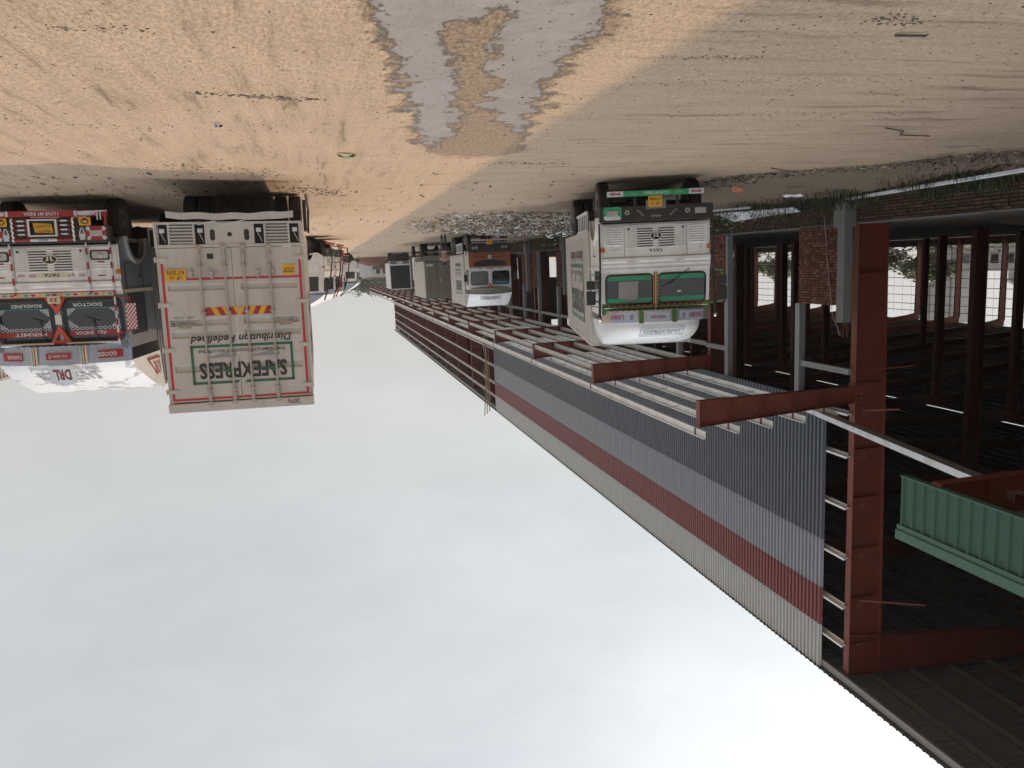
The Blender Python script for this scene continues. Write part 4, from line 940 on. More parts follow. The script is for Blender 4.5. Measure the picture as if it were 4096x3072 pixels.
            g.add([SP(a, b) for a, b in q] + [SP(a, b, .03) for a, b in q], [(0, 1, 2, 3, 4)] + [(i, (i + 1) % 5, (i + 1) % 5 + 5, i + 5) for i in range(5)]); sh = g.obj('shield_badge', SILVER, crown)
            txt('DRL', 0, 0, 0, .32, .22, paint('dark_red_lettering', (.20, .02, .02), .5), sh, bold=.03, fmap=lambda a, b: SP(a, b - .03, -.008))
            g = G(); zz0 = zc0 + .1
            for q in ([(1.1, zz0), (1.9, zz0), (1.9, bt - .12), (1.86, bt - .12), (1.86, zz0 + .04), (1.1, zz0 + .04)], [(1.1, zz0 + .04), (1.86, bt - .12), (1.9, bt - .12), (1.15, zz0 + .02)]): g.add([(-xr - .03, a, b) for a, b in q], [tuple(range(len(q)))])
            g.obj('painted_border', REDP, crown); txt('DRL', 0, 0, 0, .34, .28, REDP, crown, bold=.01, fmap=lambda a, b: (-xr - .035, 1.62 - a, zz0 + .25 + b))
        elif style == 'orange': pass
    # --- bumper
    if rj: bz = (.60, .93)
    else: bz = (.60, .93)
    g = G(); g.box(-1.2, 1.2, -.16, .02, bz[0], bz[1]); bm = g.obj('bumper', BLACK, p, .015)
    for s in (-1, 1):
        g = G(); cx = s * (.93 if not rj else .95)
        if rj or (gr and s > 0):
            ring = rrect(cx - .19, cx + .19, .615, .885, .06); inn = rrect(cx - .125, cx + .125, .685, .815, .03)
            n = 20; g.add([(a, -.168, b) for a, b in ring] + [(a, -.168, b) for a, b in inn], [(k, (k + 1) % n, (k + 1) % n + n, k + n) for k in range(n)])
            for k in range(n): g.m[k - n] = (1 if gr and 8 <= k else (1 if rj and k in (0, 19, 4, 9, 14) else 0))
            g.obj('lamp_surround', [PLASTICW, GREENP if gr else REDP], bm)
        g = G(); g.box(cx - .12, cx + .12, -.185, -.16, .69, .81); g.obj('headlight', LAMP, bm, .01)
    if gr:
        g = G()
        def star(cx, cz, n, r1, r2, sx=1):
            for k in range(n):
                a = 2 * math.pi * k / n; d = math.pi / n * .8
                board(g, [(cx + .3 * r1 * math.cos(a) * sx, cz + .3 * r1 * math.sin(a)), (cx + r2 * math.cos(a - d) * sx, cz + r2 * math.sin(a - d)), (cx + r1 * math.cos(a) * sx, cz + r1 * math.sin(a)), (cx + r2 * math.cos(a + d) * sx, cz + r2 * math.sin(a + d))], '-y', 0, -.163, 0)
        for cx in (-.66, .62): star(cx, .74, 8, .065, .035)
        for cx, dx in ((-.36, .05), (.34, -.05)):
            for k in (-1, 0, 1): star(cx + k * dx, .76 + k * .045, 4, .03, .012)
        for k in (-1, 0, 1): star(k * .07, .83, 4, .035, .012, 1.3)
        g.obj('flower_sticker', CREAM, bm)
        g = G(); g.add([(a, -.163, b) for a, b in rrect(-.14, .14, .66, .72, .02)], [tuple(range(20))]); g.obj('bumper_slot', CHAS, bm)
        g = G(); g.box(-.2, .22, -.17, -.155, .50, .68); pl = g.obj('plate_mount', CONC, p); 
        g = G(); g.box(-.12, .17, -.185, -.172, .42, .64); pl = g.obj('number_plate', YEL, p); txt('UP 15', .02, -.188, .575, .19, .065, LOGOK, pl, bold=.006); txt('HT0988', .02, -.188, .48, .24, .07, LOGOK, pl, bold=.006)
        g = G(); g.box(-1.0, 1.04, -.2, -.15, .30, .41, 0); bd = g.obj('bumper_board', GREENP, p, .004)
        g = G(); board(g, rect(-1.0, -.68, .30, .41), '-y', 0, -.2035, 0); board(g, rect(.70, 1.04, .30, .41), '-y', 0, -.2035, 0); g.obj('board_end', PLASTICW, bd)
        g = G()
        for s, cx in ((-1, -.84), (1, .87)): board(g, [(cx - s * .13, .385), (cx - s * .07, .375), (cx + s * .04, .375), (cx + s * .04, .39), (cx + s * .13, .355), (cx + s * .04, .32), (cx + s * .04, .335), (cx - s * .07, .335), (cx - s * .13, .325), (cx - s * .09, .355)], '-y', 0, -.206, 0)
        for cx in (-.62, -.33, .33, .63): g.tube((cx, -.207, .355), (cx, -.203, .355), .015, 8)
        g.obj('painted_arrow', REDP, bd); txt('SUPER', -.84, -.209, .355, .12, .022, PLASTICW, bd); txt('FAST', .87, -.209, .355, .12, .022, PLASTICW, bd)
        txt('I LOVE MY INDIA', .0, -.206, .356, .52, .06, PLASTICW, bd, bold=.015); txt('0|0|0', -.475, -.206, .355, .14, .025, YEL, bd); txt('0|0|0', .48, -.206, .355, .14, .025, YEL, bd)
        g = G()
        for x in (-.45, .45): g.box(x - .03, x + .03, -.15, -.11, .34, .6)
        g.obj('board_bracket', CHAS, p)
    elif rj:
        g = G(); g.box(-1.2, 1.22, -.21, -.16, .31, .425); bd = g.obj('bumper_board', REDP, p, .004)
        txt('I LOVE MY INDIA', 0, -.214, .368, .62, .07, PLASTICW, bd, bold=.015)
        g = G()
        for s in (-1, 1):
            cx = s * .86; board(g, rect(cx - s * .24 - .025, cx - s * .24 + .025, .32, .415), '-y', 0, -.2135, 0)
            board(g, [(cx - s * .2, .335), (cx - s * .2, .40), (cx - s * .08, .41), (cx + s * .02, .405), (cx + s * .1, .385), (cx + s * .13, .355), (cx + s * .1, .33), (cx, .32)], '-y', 0, -.2135, 0)
        g.obj('painted_hand', PLASTICW, bd); txt('O', -.99, -.217, .37, .06, .06, PLASTICW, bd, bold=.02); txt('K', .99, -.217, .37, .05, .06, PLASTICW, bd, bold=.02)
        g = G(); g.box(-.62, .62, -.15, -.10, .44, .62); g.obj('lower_valance', BLACK, p)
        g = G()
        for s in (-1, 1):
            for k in range(4):
                z = .50 + k * .085; xa, xb = sorted((s * .28, s * .50)); g.tube((xa, -.2, z), (xb, -.2, z), .016, 8); 
                cx = (xa + xb) / 2; g.tube((cx - .06, -.2, z), (cx + .06, -.2, z), .0175, 8, 1)
        g.tube((-.53, -.2, .865), (.53, -.2, .865), .028, 10, 0); g.tube((-.24, -.2, .865), (.24, -.2, .865), .029, 10, 1); g.obj('guard_bar', [REDP, PLASTICW], p)
        txt('बाय', 0, -.231, .865, .17, .04, LOGOK, p)
        g = G()
        for s in (-1, 1):
            g.box(s * .55 - .02, s * .55 + .02, -.2, -.15, .45, .9)
            for k in range(5): g.ball((s * .55, -.215, .5 + k * .09), .027, 0, 8)
        g.obj('chrome_stud', CHROME, p)
        g = G(); ring = rect(-.27, .27, .47, .80); inn = rect(-.225, .225, .50, .77); g.add([(a, -.225, b) for a, b in ring] + [(a, -.225, b) for a, b in inn] + [(a, -.17, b) for a, b in ring], [(k, (k + 1) % 4, (k + 1) % 4 + 4, k + 4) for k in range(4)] + [(k, (k + 1) % 4, (k + 1) % 4 + 8, k + 8) for k in range(4)]); pf = g.obj('plate_frame', SILVER, p)
        g = G(); g.add([(a, -.18, b) for a, b in [(-.15, .56), (.18, .535), (.16, .72), (-.18, .735)]], [(0, 1, 2, 3)]); pl = g.obj('number_plate', YEL, pf)
        txt('RJ11', -.02, -.183, .685, .18, .055, LOGOK, pl, bold=.006); txt('GD5397', .0, -.183, .60, .27, .06, LOGOK, pl, bold=.006)
        for s in (-1, 1):
            g = G(); g.add([(a, -.166, b) for a, b in rrect(s * .76 - .11, s * .76 + .11, .44, .60, .02)], [tuple(range(20))]); g.obj('picture_plate', YEL, p)
            g = G(); g.add([(s * .76 + r_ * math.cos(R(a)), -.169, .52 + r_ * .7 * math.sin(R(a))) for r_ in (.075, .05) for a in range(0, 361, 30)], [(i, i + 1, i + 14, i + 13) for i in range(12)]); board(g, [(s * .76 - .05, .50), (s * .76 + .05, .50), (s * .76 + .03, .46), (s * .76 - .03, .46)], '-y', 0, -.169, 0); g.obj('picture_print', LOGOK, p)
            g = G(); cx = s * .69; pts = [(0, .63), (.03, .66), (.055, .74), (.06, .80), (.045, .84), (.05, .875), (-.05, .875), (-.045, .84), (-.06, .80), (-.055, .74), (-.03, .66)]
            board(g, [(cx + a, b) for a, b in pts], '-y', 0, -.166, 0); g.obj('scroll_sticker', PLASTICW, p)
            g = G()
            for k in range(5): a0 = R(-40 + k * 20); board(g, [(cx + .004, .65), (cx + .07 * math.sin(a0) * .7 + .004, .76), (cx + .07 * math.sin(a0) * .7 - .004, .76), (cx - .004, .65)], '-y', 0, -.169, 0)
            g.obj('scroll_line', LOGOK, p)
        # upright guard tubes with red and white bands up the front
        for cx, zt_ in ((-.70, 1.93), (.70, 1.93), (-1.14, 2.95), (1.14, 2.95)):
            g = G(); z = .88; k = 0
            while z < zt_ - .05:
                z2 = min(z + (.13 if k % 2 else .15), zt_); yy = -.075 if z < 1.9 else -.09; g.tube((cx, yy, z), (cx, yy + .0, z2), .02, 8, k % 2); z = z2; k += 1
            g.ball((cx, -.08, .87), .03, 0, 8); g.obj('guard_tube', [PLASTICW, REDP], p)
        for s in (-1, 1):
            g = G(); g.box(s * 1.16 - .02, s * 1.16 + .02, -.24, -.2, .33, .60, 1)
            for k in range(2): g.tube((s * (1.02 + .06 * k) , -.23, .33), (s * (1.02 + .06 * k), -.23, .50 + .0 * k), .014, 6, 0)
            g.tube((s * .98, -.23, .33), (s * 1.2, -.23, .33), .014, 6, 0); g.obj('ladder_guard', [PLASTICW, REDP], p)
        # painted diamond band and beaded rows
        g = G(); cols = [2, 3, 1]
        board(g, rect(-1.15, 1.15, 1.885, 1.975), '-y', 0, -.034, 0, 0)
        x = -1.1; k = 0
        while x < 1.1: board(g, [(x, 1.93), (x + .06, 1.905), (x + .12, 1.93), (x + .06, 1.955)], '-y', 0, -.037, 0, cols[k % 3]); x += .13; k += 1
        x = -1.14
        while x < 1.12:
            for zz in (1.893, 1.967): board(g, rect(x, x + .022, zz - .004, zz + .004), '-y', 0, -.038, 0, 4)
            x += .036
        board(g, rect(-1.15, 1.15, 1.98, 1.992), '-y', 0, -.03, 0, 1); board(g, rect(-1.15, 1.15, 1.872, 1.884), '-y', 0, -.036, 0, 1)
        g.obj('painted_band', [CREAM, REDP, TEAL, YEL, LOGOK], p)
        g = G()
        for s in (-1, 1):
            for xx in (.075, 1.1):
                z = z0
                while z < z1: board(g, rect(s * xx - .006, s * xx + .006, z, z + .03), '-y', 0, yf(z) - .03, 0); z += .045
        g.obj('dashed_trim', LOGOK, p)
        # warning triangles on the centre post, silver roller above the screen
        for zc_, up, sz in ((z1 + .03, -1, .21), (z0 + .10, 1, .2)):
            g = G(); tri = lambda s_: [(-s_, 0), (s_, 0), (0, -s_ * 1.6)] if up < 0 else [(-s_, s_ * .3), (s_, s_ * .3), (0, -s_ * 1.2)]
            base = [(-sz, .0), (sz, .0), (0, sz * 1.7)] if up < 0 else [(-sz, 0), (sz, 0), (0, sz * 1.7)]
            if up < 0: out = [(-sz, zc_ + .06), (sz, zc_ + .06), (0, zc_ - sz * 1.5)]
            else: out = [(-sz, zc_ - .12), (sz, zc_ - .12), (0, zc_ + sz * 1.4)]
            if up > 0: out = [(-sz * .95, z0 - .04), (sz * .95, z0 - .04), (0, z0 + .27)][::1]
            cx_ = sum(a for a, b in out) / 3; cz_ = sum(b for a, b in out) / 3
            inn = [(cx_ + (a - cx_) * .45, cz_ + (b - cz_) * .45) for a, b in out]
            g.add([(a, yf(b) - .07, b) for a, b in out] + [(a, yf(b) - .07, b) for a, b in inn] + [(a, yf(b) - .03, b) for a, b in out], [(i, (i + 1) % 3, (i + 1) % 3 + 3, i + 3) for i in range(3)] + [(i, (i + 1) % 3, (i + 1) % 3 + 6, i + 6) for i in range(3)])
            g.obj('warning_triangle', TRIR, p)
        g = G(); g.add([(a, -.085, b) for a, b in rrect(-.12, .12, z0 - .08, z0 + .07, .02)], [tuple(range(20))]); q = g.obj('badge_box', CREAM, p); txt('33', 0, -.09, z0, .14, .08, REDP, q, bold=.02)
        g = G(); g.box(-.06, .06, yf(2.4) - .05, yf(2.4), z0 + .3, z1 - .3); g.obj('centre_lamp', SILVER, p)
        g = G()
        for s in (-1, 1): g.tube((s * .12, .03, z1 + .09), (s * 1.12, .05, z1 + .09), .035, 12)
        g.obj('roller_tube', SILVER, p)
    else:
        g = G(); g.box(-.15, .15, -.18, -.165, .42, .6); g.obj('number_plate', YEL, p)
        g = G(); g.box(-1.1, 1.1, -.2, -.15, .30, .40); g.obj('bumper_board', REDP if style != 'grey' else GREENP, p)
    # --- pipes along the cab corners (green truck), mirrors
    for s in (-1, 1):
        if gr:
            g = G(); g.path([(s * 1.21, -.10, .95), (s * 1.21, -.10, 1.75), (s * 1.21, -.06, 1.99)], .02, 8); g.path([(s * 1.21, -.06, 1.99), (s * 1.25, -.12, 2.94)], .03, 8); g.obj('corner_pipe', BLACK, p)
            g = G(); g.ball((s * 1.25, -.13, 2.97), .045, 0, 12); g.obj('ball_finial', CHROME, p)
        if detail:
            mx = 1.42; zm = 2.42
            g = G(); g.path([(s * 1.18, .02, 2.72), (s * mx, -.06, 2.68), (s * mx, -.06, 2.02), (s * 1.18, .0, 2.0)], .012, 6); mr = g.obj('mirror_arm', GREENP if gr else (REDP if rj else BLACK), p)
            cm = BLACK
            g = G(); g.box(s * mx - .10, s * mx + .10, -.09, -.02, zm - .06, zm + .24); g.box(s * mx - .09, s * mx + .09, -.09, -.02, zm - .28, zm - .09); q = g.obj('mirror', BLACK, mr, .02)
            if rj:
                g = G()
                for i in range(6):
                    for j in range(12):
                        zz = zm - .28 + j * .043
                        board(g, rect(s * mx - .1 + i * .033, s * mx - .1 + (i + 1) * .033, zz, zz + .043), '-y', 0, -.093, 0, (i + j) % 2)
                g.obj('checker_sticker', [PLASTICW, RTAPE], q)
    if style == 'plain' and detail == 1 and loc[1] < 60:
        g = G()
        for s in (-1, 1): g.path([(s * 1.15, -.35, .45), (s * 1.18, -.45, 1.1), (s * 1.18, -.32, 1.9), (s * 1.16, -.12, 2.6), (s * 1.1, .1, 3.1)], .035, 6, 0 if s > 0 else 1)
        for z in (.5, .9, 1.3): g.tube((-1.16, -.42, z), (1.16, -.42, z), .03, 6, 0)
        g.obj('guard_bar', [REDP if loc[1] > 42 else BLACK, BLACK], p)
    # --- doors with windows on both sides
    for s in (-1, 1):
        x = s * (W2 + .004); fc = '+x' if s > 0 else '-x'
        g = G(); ya, yb = .28, 1.25; board(g, [(s * ya, 1.95), (s * yb, 1.95), (s * yb, z1 - .02), (s * (ya + .05), z1 - .02)][::1], fc, x, 0, 0)
        g.obj('side_window', GLASS, p)
        g = G(); xa, xb = sorted((x, x + s * .012))
        for q in (((.24, .26), (1.33, 1.9)), ((1.28, 1.30), (1.33, z1)), ((.24, 1.3), (1.895, 1.915)), ((.24, 1.3), (1.33, 1.345))): g.box(xa, xb, q[0][0], q[0][1], q[1][0], q[1][1])
        d = g.obj('door', DKBLUE if rj else WHITE, p)
        g = G(); xa, xb = sorted((x, x + s * .03)); g.box(xa, xb, 1.05, 1.2, 1.6, 1.63); g.obj('door_handle', BLACK, d)
        g = G(); pts = [(.97 + .62 * math.cos(R(a)), .80 + .55 * math.sin(R(a))) for a in range(0, 181, 15)]; pin = [(.97 + .52 * math.cos(R(a)), .80 + .46 * math.sin(R(a))) for a in range(0, 181, 15)]
        xo = s * (W2 + .06); g.add([(xo, a, b) for a, b in pts] + [(xo, a, b) for a, b in pin] + [(s * W2, a, b) for a, b in pts], [(i, i + 1, i + 14, i + 13) for i in range(12)] + [(i, i + 1, i + 27, i + 26) for i in range(12)]); g.obj('wheel_arch', SILVER if rj else WHITE, p)
        g = G(); xa, xb = sorted((x + s * .002, x + s * .014)); g.box(xa, xb, .05, 1.9, 1.86, 1.93); g.obj('side_moulding', WHITE if not rj else CREAM, p)
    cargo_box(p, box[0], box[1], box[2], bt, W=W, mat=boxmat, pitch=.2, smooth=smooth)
    chassis(p, .2, box[1] - .2); axle(p, .97, False); axle(p, box[1] - 2.4)
    if box[1] > 8.5: axle(p, box[1] - 3.7)
    # ladder-like side guard
    for s in (-1, 1):
        g = G(); x = s * 1.2
        for z in (.55, .98): g.box(min(x, x - s * .03), max(x, x - s * .03), 2.3, box[1] - 3.6 if box[1] < 8.5 else box[1] - 4.9, z - .03, z + .03)
        y = 2.3
        while y < (box[1] - 3.6 if box[1] < 8.5 else box[1] - 4.9): g.box(min(x, x - s * .03) + .001, max(x, x - s * .03) - .001, y, y + .05, .52, .99); y += .42
        g.obj('side_guard', GALV, p)
    g = G(); g.box(-1.1, -.55, 2.6, 3.6, .5, .95); g.obj('fuel_tank', CHAS, p, .06); g = G(); g.box(.6, 1.1, 2.8, 3.9, .5, .95); g.obj('battery_box', CHAS, p, .06)
    return p
CURT = FABRIC
TRIR = paint('triangle_orange_red', (.60, .07, .03), .35, dirt=.2)
gt = tata('white and green truck with green I LOVE MY INDIA board at the brick wall', (-7.03, 15.65, 0), R(13), 'green', box=(2.0, 8.4, 1.0, 3.78))
safelogo(gt, 1.226, 5.0, 2.55, 3.4, 1.5, '+x')
for q in (): pass
tata('decorated white truck with red I LOVE MY INDIA board and DRL shield', (5.1, 17.2, -.03), R(5.5), 'rj', box=(2.05, 9.2, 1.0, 4.12), wsz=(2.03, 2.82), vz=(2.93, 3.31), boxmat=paint('shaded_grey_box_paint', (.23, .222, .205), .6, dirt=.4), ry=R(1.0))  # box grey includes painted shade of the narrow gap between trucks
tata('grey white truck parked side on, far down the yard, facing the shed', (-4.0, 85.6, 0), R(-84), 'plain', box=(2.0, 8.2, 1.0, 4.1), group='white trucks facing the shed', vz=(2.85, 3.15), detail=1)
tata('white truck with red guard bar, partly hidden behind the lock rod truck', (-1.05, 44.3, 0), R(-80), 'plain', box=(2.0, 8.2, 1.0, 3.5), group='white trucks facing the shed', vz=(2.6, 2.85), detail=1)
tata('cream white truck just behind the left side of the lock rod truck', (-.45, 40.3, 0), R(-78), 'plain', box=(2.0, 8.2, 1.0, 3.6), group='white trucks facing the shed', vz=(2.6, 2.85), detail=1)
# box truck at the right edge, only a corner of its ribbed side in view
t = thing('box_truck', 'ribbed white box with green stripe behind the decorated red board truck', 'truck', (9.6, 20.6, 0), R(2))
cargo_box(t, 0, 9, 1.0, 4.15); chassis(t, -2, 9); axle(t, 6.2); axle(t, -1.0, False)
g = G(); g.box(-1.1, 1.1, -2.1, -.1, .85, 2.9); g.obj('cab', WHITE, t, .08); g = G(); g.box(-1.0, 1.0, -2.12, -2.09, 1.9, 2.7); g.obj('windscreen', GLASS, t)
g = G(); board(g, rect(-6, -.3, 3.3, 3.42), '-x', -1.225, 0, 0); g.obj('green_stripe', LOGOG, t)
# rear of container truck
t = thing('container_truck', 'dirty beige container truck seen from behind, next in line past the orange cab', 'truck', (-8.78, 58.2, 0), R(1))
cargo_box(t, .05, 8, 1.35, 4.12, mat=WHITE2, smooth=True, front=False); chassis(t, .1, 10); axle(t, 2.2); axle(t, 9.3, False)
for a, b in ((-1.16, -.01), (.01, 1.16)):
    g = G(); g.box(a, b, -.01, .04, 1.42, 4.05); d = g.obj('door', DIRTW, t)
    for x in (a + .3, b - .3):
        g = G(); g.tube((x, -.03, 1.35), (x, -.03, 4.1), .022, 6); g.obj('lock_rod', DIRTW, d)
    g = G()
    for z in (2.0, 2.3, 2.6, 2.9, 3.2): g.box(a + .1, b - .1, -.025, -.011, z, z + .06)
    g.obj('door_rib', DIRTW, d)
g = G(); g.box(-1.2, 1.2, 0, .08, .95, 1.34); g.box(-1.0, 1.0, -.05, 0, .62, .74); g.obj('rear_frame', DIRTW, t)
g = G(); board(g, rect(.55, 1.05, 1.58, 1.72), '-y', 0, -.013, 0); g.obj('number_plate', PLASTICW, t)
g = G(); board(g, rect(-1.1, -.6, 1.6, 1.95), '-y', 0, -.013, 0); g.obj('rust_patch', paint('rust_patch', (.22, .09, .05), .8), t)
g = G(); g.box(-1.1, 1.1, 8.2, 10, .9, 2.9); g.obj('cab', WHITE, t, .06)
# black tarpaulin truck
t = thing('open_truck', 'truck rear covered with a black tarpaulin, farthest in the shed row', 'truck', (-9.25, 93.2, 0), R(1))
g = G(); h = 1.24
for a, b, c, d in ((-h, -h + .1, .9, 4.32), (h - .1, h, .9, 4.32), (-h, h, 4.22, 4.32), (-h, h, 1.35, 1.5)): g.box(a, b, -.02, .1, c, d)
g.obj('rear_frame', GALV, t); g = G(); g.box(-h + .1, h - .1, .0, .05, 1.5, 4.22); g.obj('tarpaulin', TARP, t)
g = G(); g.box(-h, h, .1, 7.5, 1.2, 4.25); g.obj('load_body', GALV, t); g = G(); g.box(-h, h, 0, .08, .95, 1.34); g.obj('tail_panel', DIRTW, t)
g = G(); board(g, rect(-.35, .35, 1.05, 1.3), '-y', 0, -.01, 0); g.obj('number_plate', PLASTICW, t)
chassis(t, .1, 8); axle(t, 2.0); g = G(); g.box(-1.15, 1.15, .05, .12, .15, .85); g.obj('mud_flap', RUBBER, t)

# --- orange cab truck
def orange_truck():
    p = thing('orange_cab_truck', 'truck with orange cab front, double round headlamps and red white striped bar', 'truck', (-9.15, 42.35, 0), R(3.5))
    W2 = 1.17; g = G()
    for s in (-1, 1):
        xa, xb = sorted((s * W2, s * (W2 - .05))); g.prism([(0, 1.05), (.5, .95), (.9, 1.3), (1.3, .95), (1.9, .95), (1.9, 3.1), (.15, 3.1), (.0, 1.9)], 'x', xa, xb)
    g.box(-W2 + .05, W2 - .05, .1, 1.9, 3.05, 3.099); g.box(-W2 + .05, W2 - .05, 1.85, 1.899, .95, 3.05)
    g.add([(-W2 + .05, 0, 1.9), (W2 - .05, 0, 1.9), (W2 - .05, .15, 3.1), (-W2 + .05, .15, 3.1)], [(0, 1, 2, 3)]); g.obj('cab_body', SILVER, p)
    g = G(); g.box(-W2, W2, -.06, .0, 1.05, 1.88); fr = g.obj('front_panel', ORANGE, p, .03)
    g = G(); n = 20
    for zo, hh in ((1.22, .035), (1.38, .045), (1.56, .2)):
        f0 = lambda x: .22 * (1 - (x / .95) ** 2) ** .5
        top = [(x, zo + .0 - .16 + f0(x) * .6 + hh / 2) for x in [(-.9 + 1.8 * i / n) for i in range(n + 1)]]; bot = [(x, z - hh) for x, z in top]
        if hh > .1: top = [(x, 1.83) for x, z in top]; bot = [(x, 1.83 - .02 - .28 * (1 - (x / .95) ** 4)) for x, z in bot]; bot = [(x, 1.48 + .12 * (x / .9) ** 2) for x, z in bot]
        g.add([(a, -.064, b) for a, b in top + bot[::-1]], [(i, i + 1, 2 * n - i, 2 * n + 1 - i) for i in range(n)])
    g.obj('grille_slot', BLACK, fr)
    g = G(); g.lathe([(-.03, .02), (-.03, .12), (0, .12)], 20, c=(0, 0, 0)); g.v = [(y, -.09 + x, 1.33 + z) for x, y, z in g.v]
    for k in range(3): a = k * 2.094; g.tube((0, -.12, 1.33), (.1 * math.cos(a), -.12, 1.33 + .1 * math.sin(a)), .02)
    g.obj('emblem', SILVER, fr)
    yf = lambda z: (z - 1.9) * .125
    for s in (-1, 1):
        xa, xb = sorted((s * .13, s * 1.06)); g = G(); g.add([(a, yf(b) - .012, b) for a, b in rrect(xa, xb, 2.14, 2.84, .1)], [tuple(range(20))]); w_ = g.obj('windscreen', GLASS if s < 0 else paint('hazy_glass', (.10, .105, .11), .15), p)
        g = G(); rubber_frame(g, xa, xb, 2.14, 2.84, yf, .1, .03); g.obj('gasket', BLACK, w_)
        if s < 0: g = G(); g.add([(a, yf(b) - .016, b) for a, b in rect(xa + .05, xb - .05, 2.7, 2.8)], [(0, 1, 2, 3)]); g.obj('sticker_band', paint('blue_sticker', (.03, .16, .26), .4), w_)
    g = G(); board(g, rect(-1.1, 1.1, 1.93, 1.99), '-y', 0, -.02, 0, 1)
    for c in (-.55, 0, .55): board(g, rect(c - .2 * (1 if c == 0 else .4), c + .2 * (1 if c == 0 else .4), 1.94, 1.98), '-y', 0, -.024, 0, 0)
    g.obj('front_strip', [REDP, PLASTICW], p)
    g = G(); out = [(-.19, 3.08), (.19, 3.08), (0, 2.75)]; inn = [(-.09, 3.03), (.09, 3.03), (0, 2.87)]
    g.add([(a, .02, b) for a, b in out + inn], [(i, (i + 1) % 3, (i + 1) % 3 + 3, i + 3) for i in range(3)]); g.obj('warning_triangle', TRIR, p)
    arc = lambda x: -.1 + .3 * abs(x / 1.17) ** 2.2
    g = G(); g.grid(lambda u, v: ((u * 2 - 1) * 1.17, arc((u * 2 - 1) * 1.17), 3.02 + v * .3 - .06 * math.sin(u * 3.14) * (1 - v) * 0), 24, 2); g.obj('sun_visor', paint('dim_visor', (.22, .22, .19), .5, dirt=.5), p)
    cf = lambda u, v: ((u * 2 - 1) * 1.2, arc((u * 2 - 1) * 1.17) + (1.75 - arc((u * 2 - 1) * 1.17)) * v ** 1.2, 3.33 + .78 * v ** .92 + .06 * (math.sin(u * 3.14)) * (1 - v))
    g = G(); g.grid(cf, 20, 8); cr = g.obj('roof_fairing', FIBRE, p, smooth=True)
    for s in (0, 1): g = G(); pts = [cf(s, k / 8) for k in range(9)]; g.add(pts + [(pts[-1][0], 1.98, 4.1), (pts[0][0], 1.98, 3.33)], [tuple(range(11))]); g.obj('fairing_side', BLUEG, cr)
    fm = lambda a, b: (a, cf((a / 1.2 + 1) / 2, .25 + b / .8)[1] - .02, cf(.5, .25 + b / .8)[2] + .02)
    txt('SAFEXPRESS', 0, 0, 0, 1.0, .13, LOGOK, cr, bold=.02, fmap=fm); txt('Distribution Redefined', 0, 0, 0, 1.15, .06, LOGOK, cr, shear=.3, fmap=lambda a, b: fm(a, b - .13))
    g = G()
    for q in (rect(-.58, .58, .085, .1), rect(-.58, .58, -.1, -.085), rect(-.58, -.565, -.1, .1), rect(.565, .58, -.1, .1)): g.add([fm(*c) for c in q], [(0, 1, 2, 3)])
    g.obj('logo_frame', LOGOK, cr)
    g = G(); g.box(-1.2, 1.2, -.16, .02, .62, 1.02); bm = g.obj('bumper', BLACK, p, .02)
    for s in (-1, 1):
        for c in (.72, .92): g = G(); g.tube((s * c, -.175, .82), (s * c, -.15, .82), .075, 14); g.obj('headlight', LAMP, bm)
    g = G(); x = -1.0; k = 0; board(g, rect(-1.02, 1.02, .37, .45), '-y', 0, -.2, 0, 1)
    while x < 1.0: board(g, [(x, .37), (x + .07, .37), (x + .11, .45), (x + .04, .45)], '-y', 0, -.205, 0, 0); x += .14
    g.box(-1.02, 1.02, -.195, -.15, .36, .46, 1); g.obj('striped_bar', [REDP, PLASTICW], p)
    g = G(); g.box(-1.0, 1.0, -.18, -.162, .54, .58); g.obj('bumper_strip', SILVER, p)
    g = G(); g.box(-.16, .16, -.22, -.21, .44, .66); q = g.obj('number_plate', YEL, p); txt('HR55A', 0, -.223, .6, .22, .06, LOGOK, q); txt('41077', 0, -.223, .51, .22, .06, LOGOK, q)
    for s in (-1, 1):
        g = G(); g.path([(s * 1.18, .1, 2.85), (s * 1.38, 0, 2.8), (s * 1.38, 0, 2.1), (s * 1.18, .05, 2.05)], .014, 6); q = g.obj('mirror_arm', BLACK, p); g = G(); g.box(s * 1.38 - .09, s * 1.38 + .09, -.05, .02, 2.25, 2.65); g.obj('mirror', BLACK, q, .02)
        g = G(); board(g, [(s * .25, 2.0), (s * 1.2, 2.0), (s * 1.2, 2.8), (s * .3, 2.8)], '+x' if s > 0 else '-x', s * (W2 + .004), 0, 0); g.obj('side_window', GLASS, p)
    cargo_box(p, 2.0, 9.6, 1.12, 4.1, smooth=True); chassis(p, .2, 9.3); axle(p, .97, False); axle(p, 6.6); axle(p, 7.8)
    safelogo(p, 1.226, 4.9, 2.7, 3.0, 1.5, '+x')
    g = G()
    for k in range(8): g.ball((1.225, 2.12, 1.35 + k * .36), .025, 0, 6)
    for k in range(9): g.ball((1.225, 2.3 + k * .8, 1.2), .025, 0, 6)
    g.obj('rivet', BLACK, p)
    g = G()
    for z in (.5, 1.0): g.box(1.17, 1.2, 2.4, 5.6, z - .03, z + .03)
    for k in range(9): g.box(1.171, 1.199, 2.4 + k * .39, 2.44 + k * .39, .47, 1.03)
    g.obj('side_guard', GALV, p)
orange_truck()
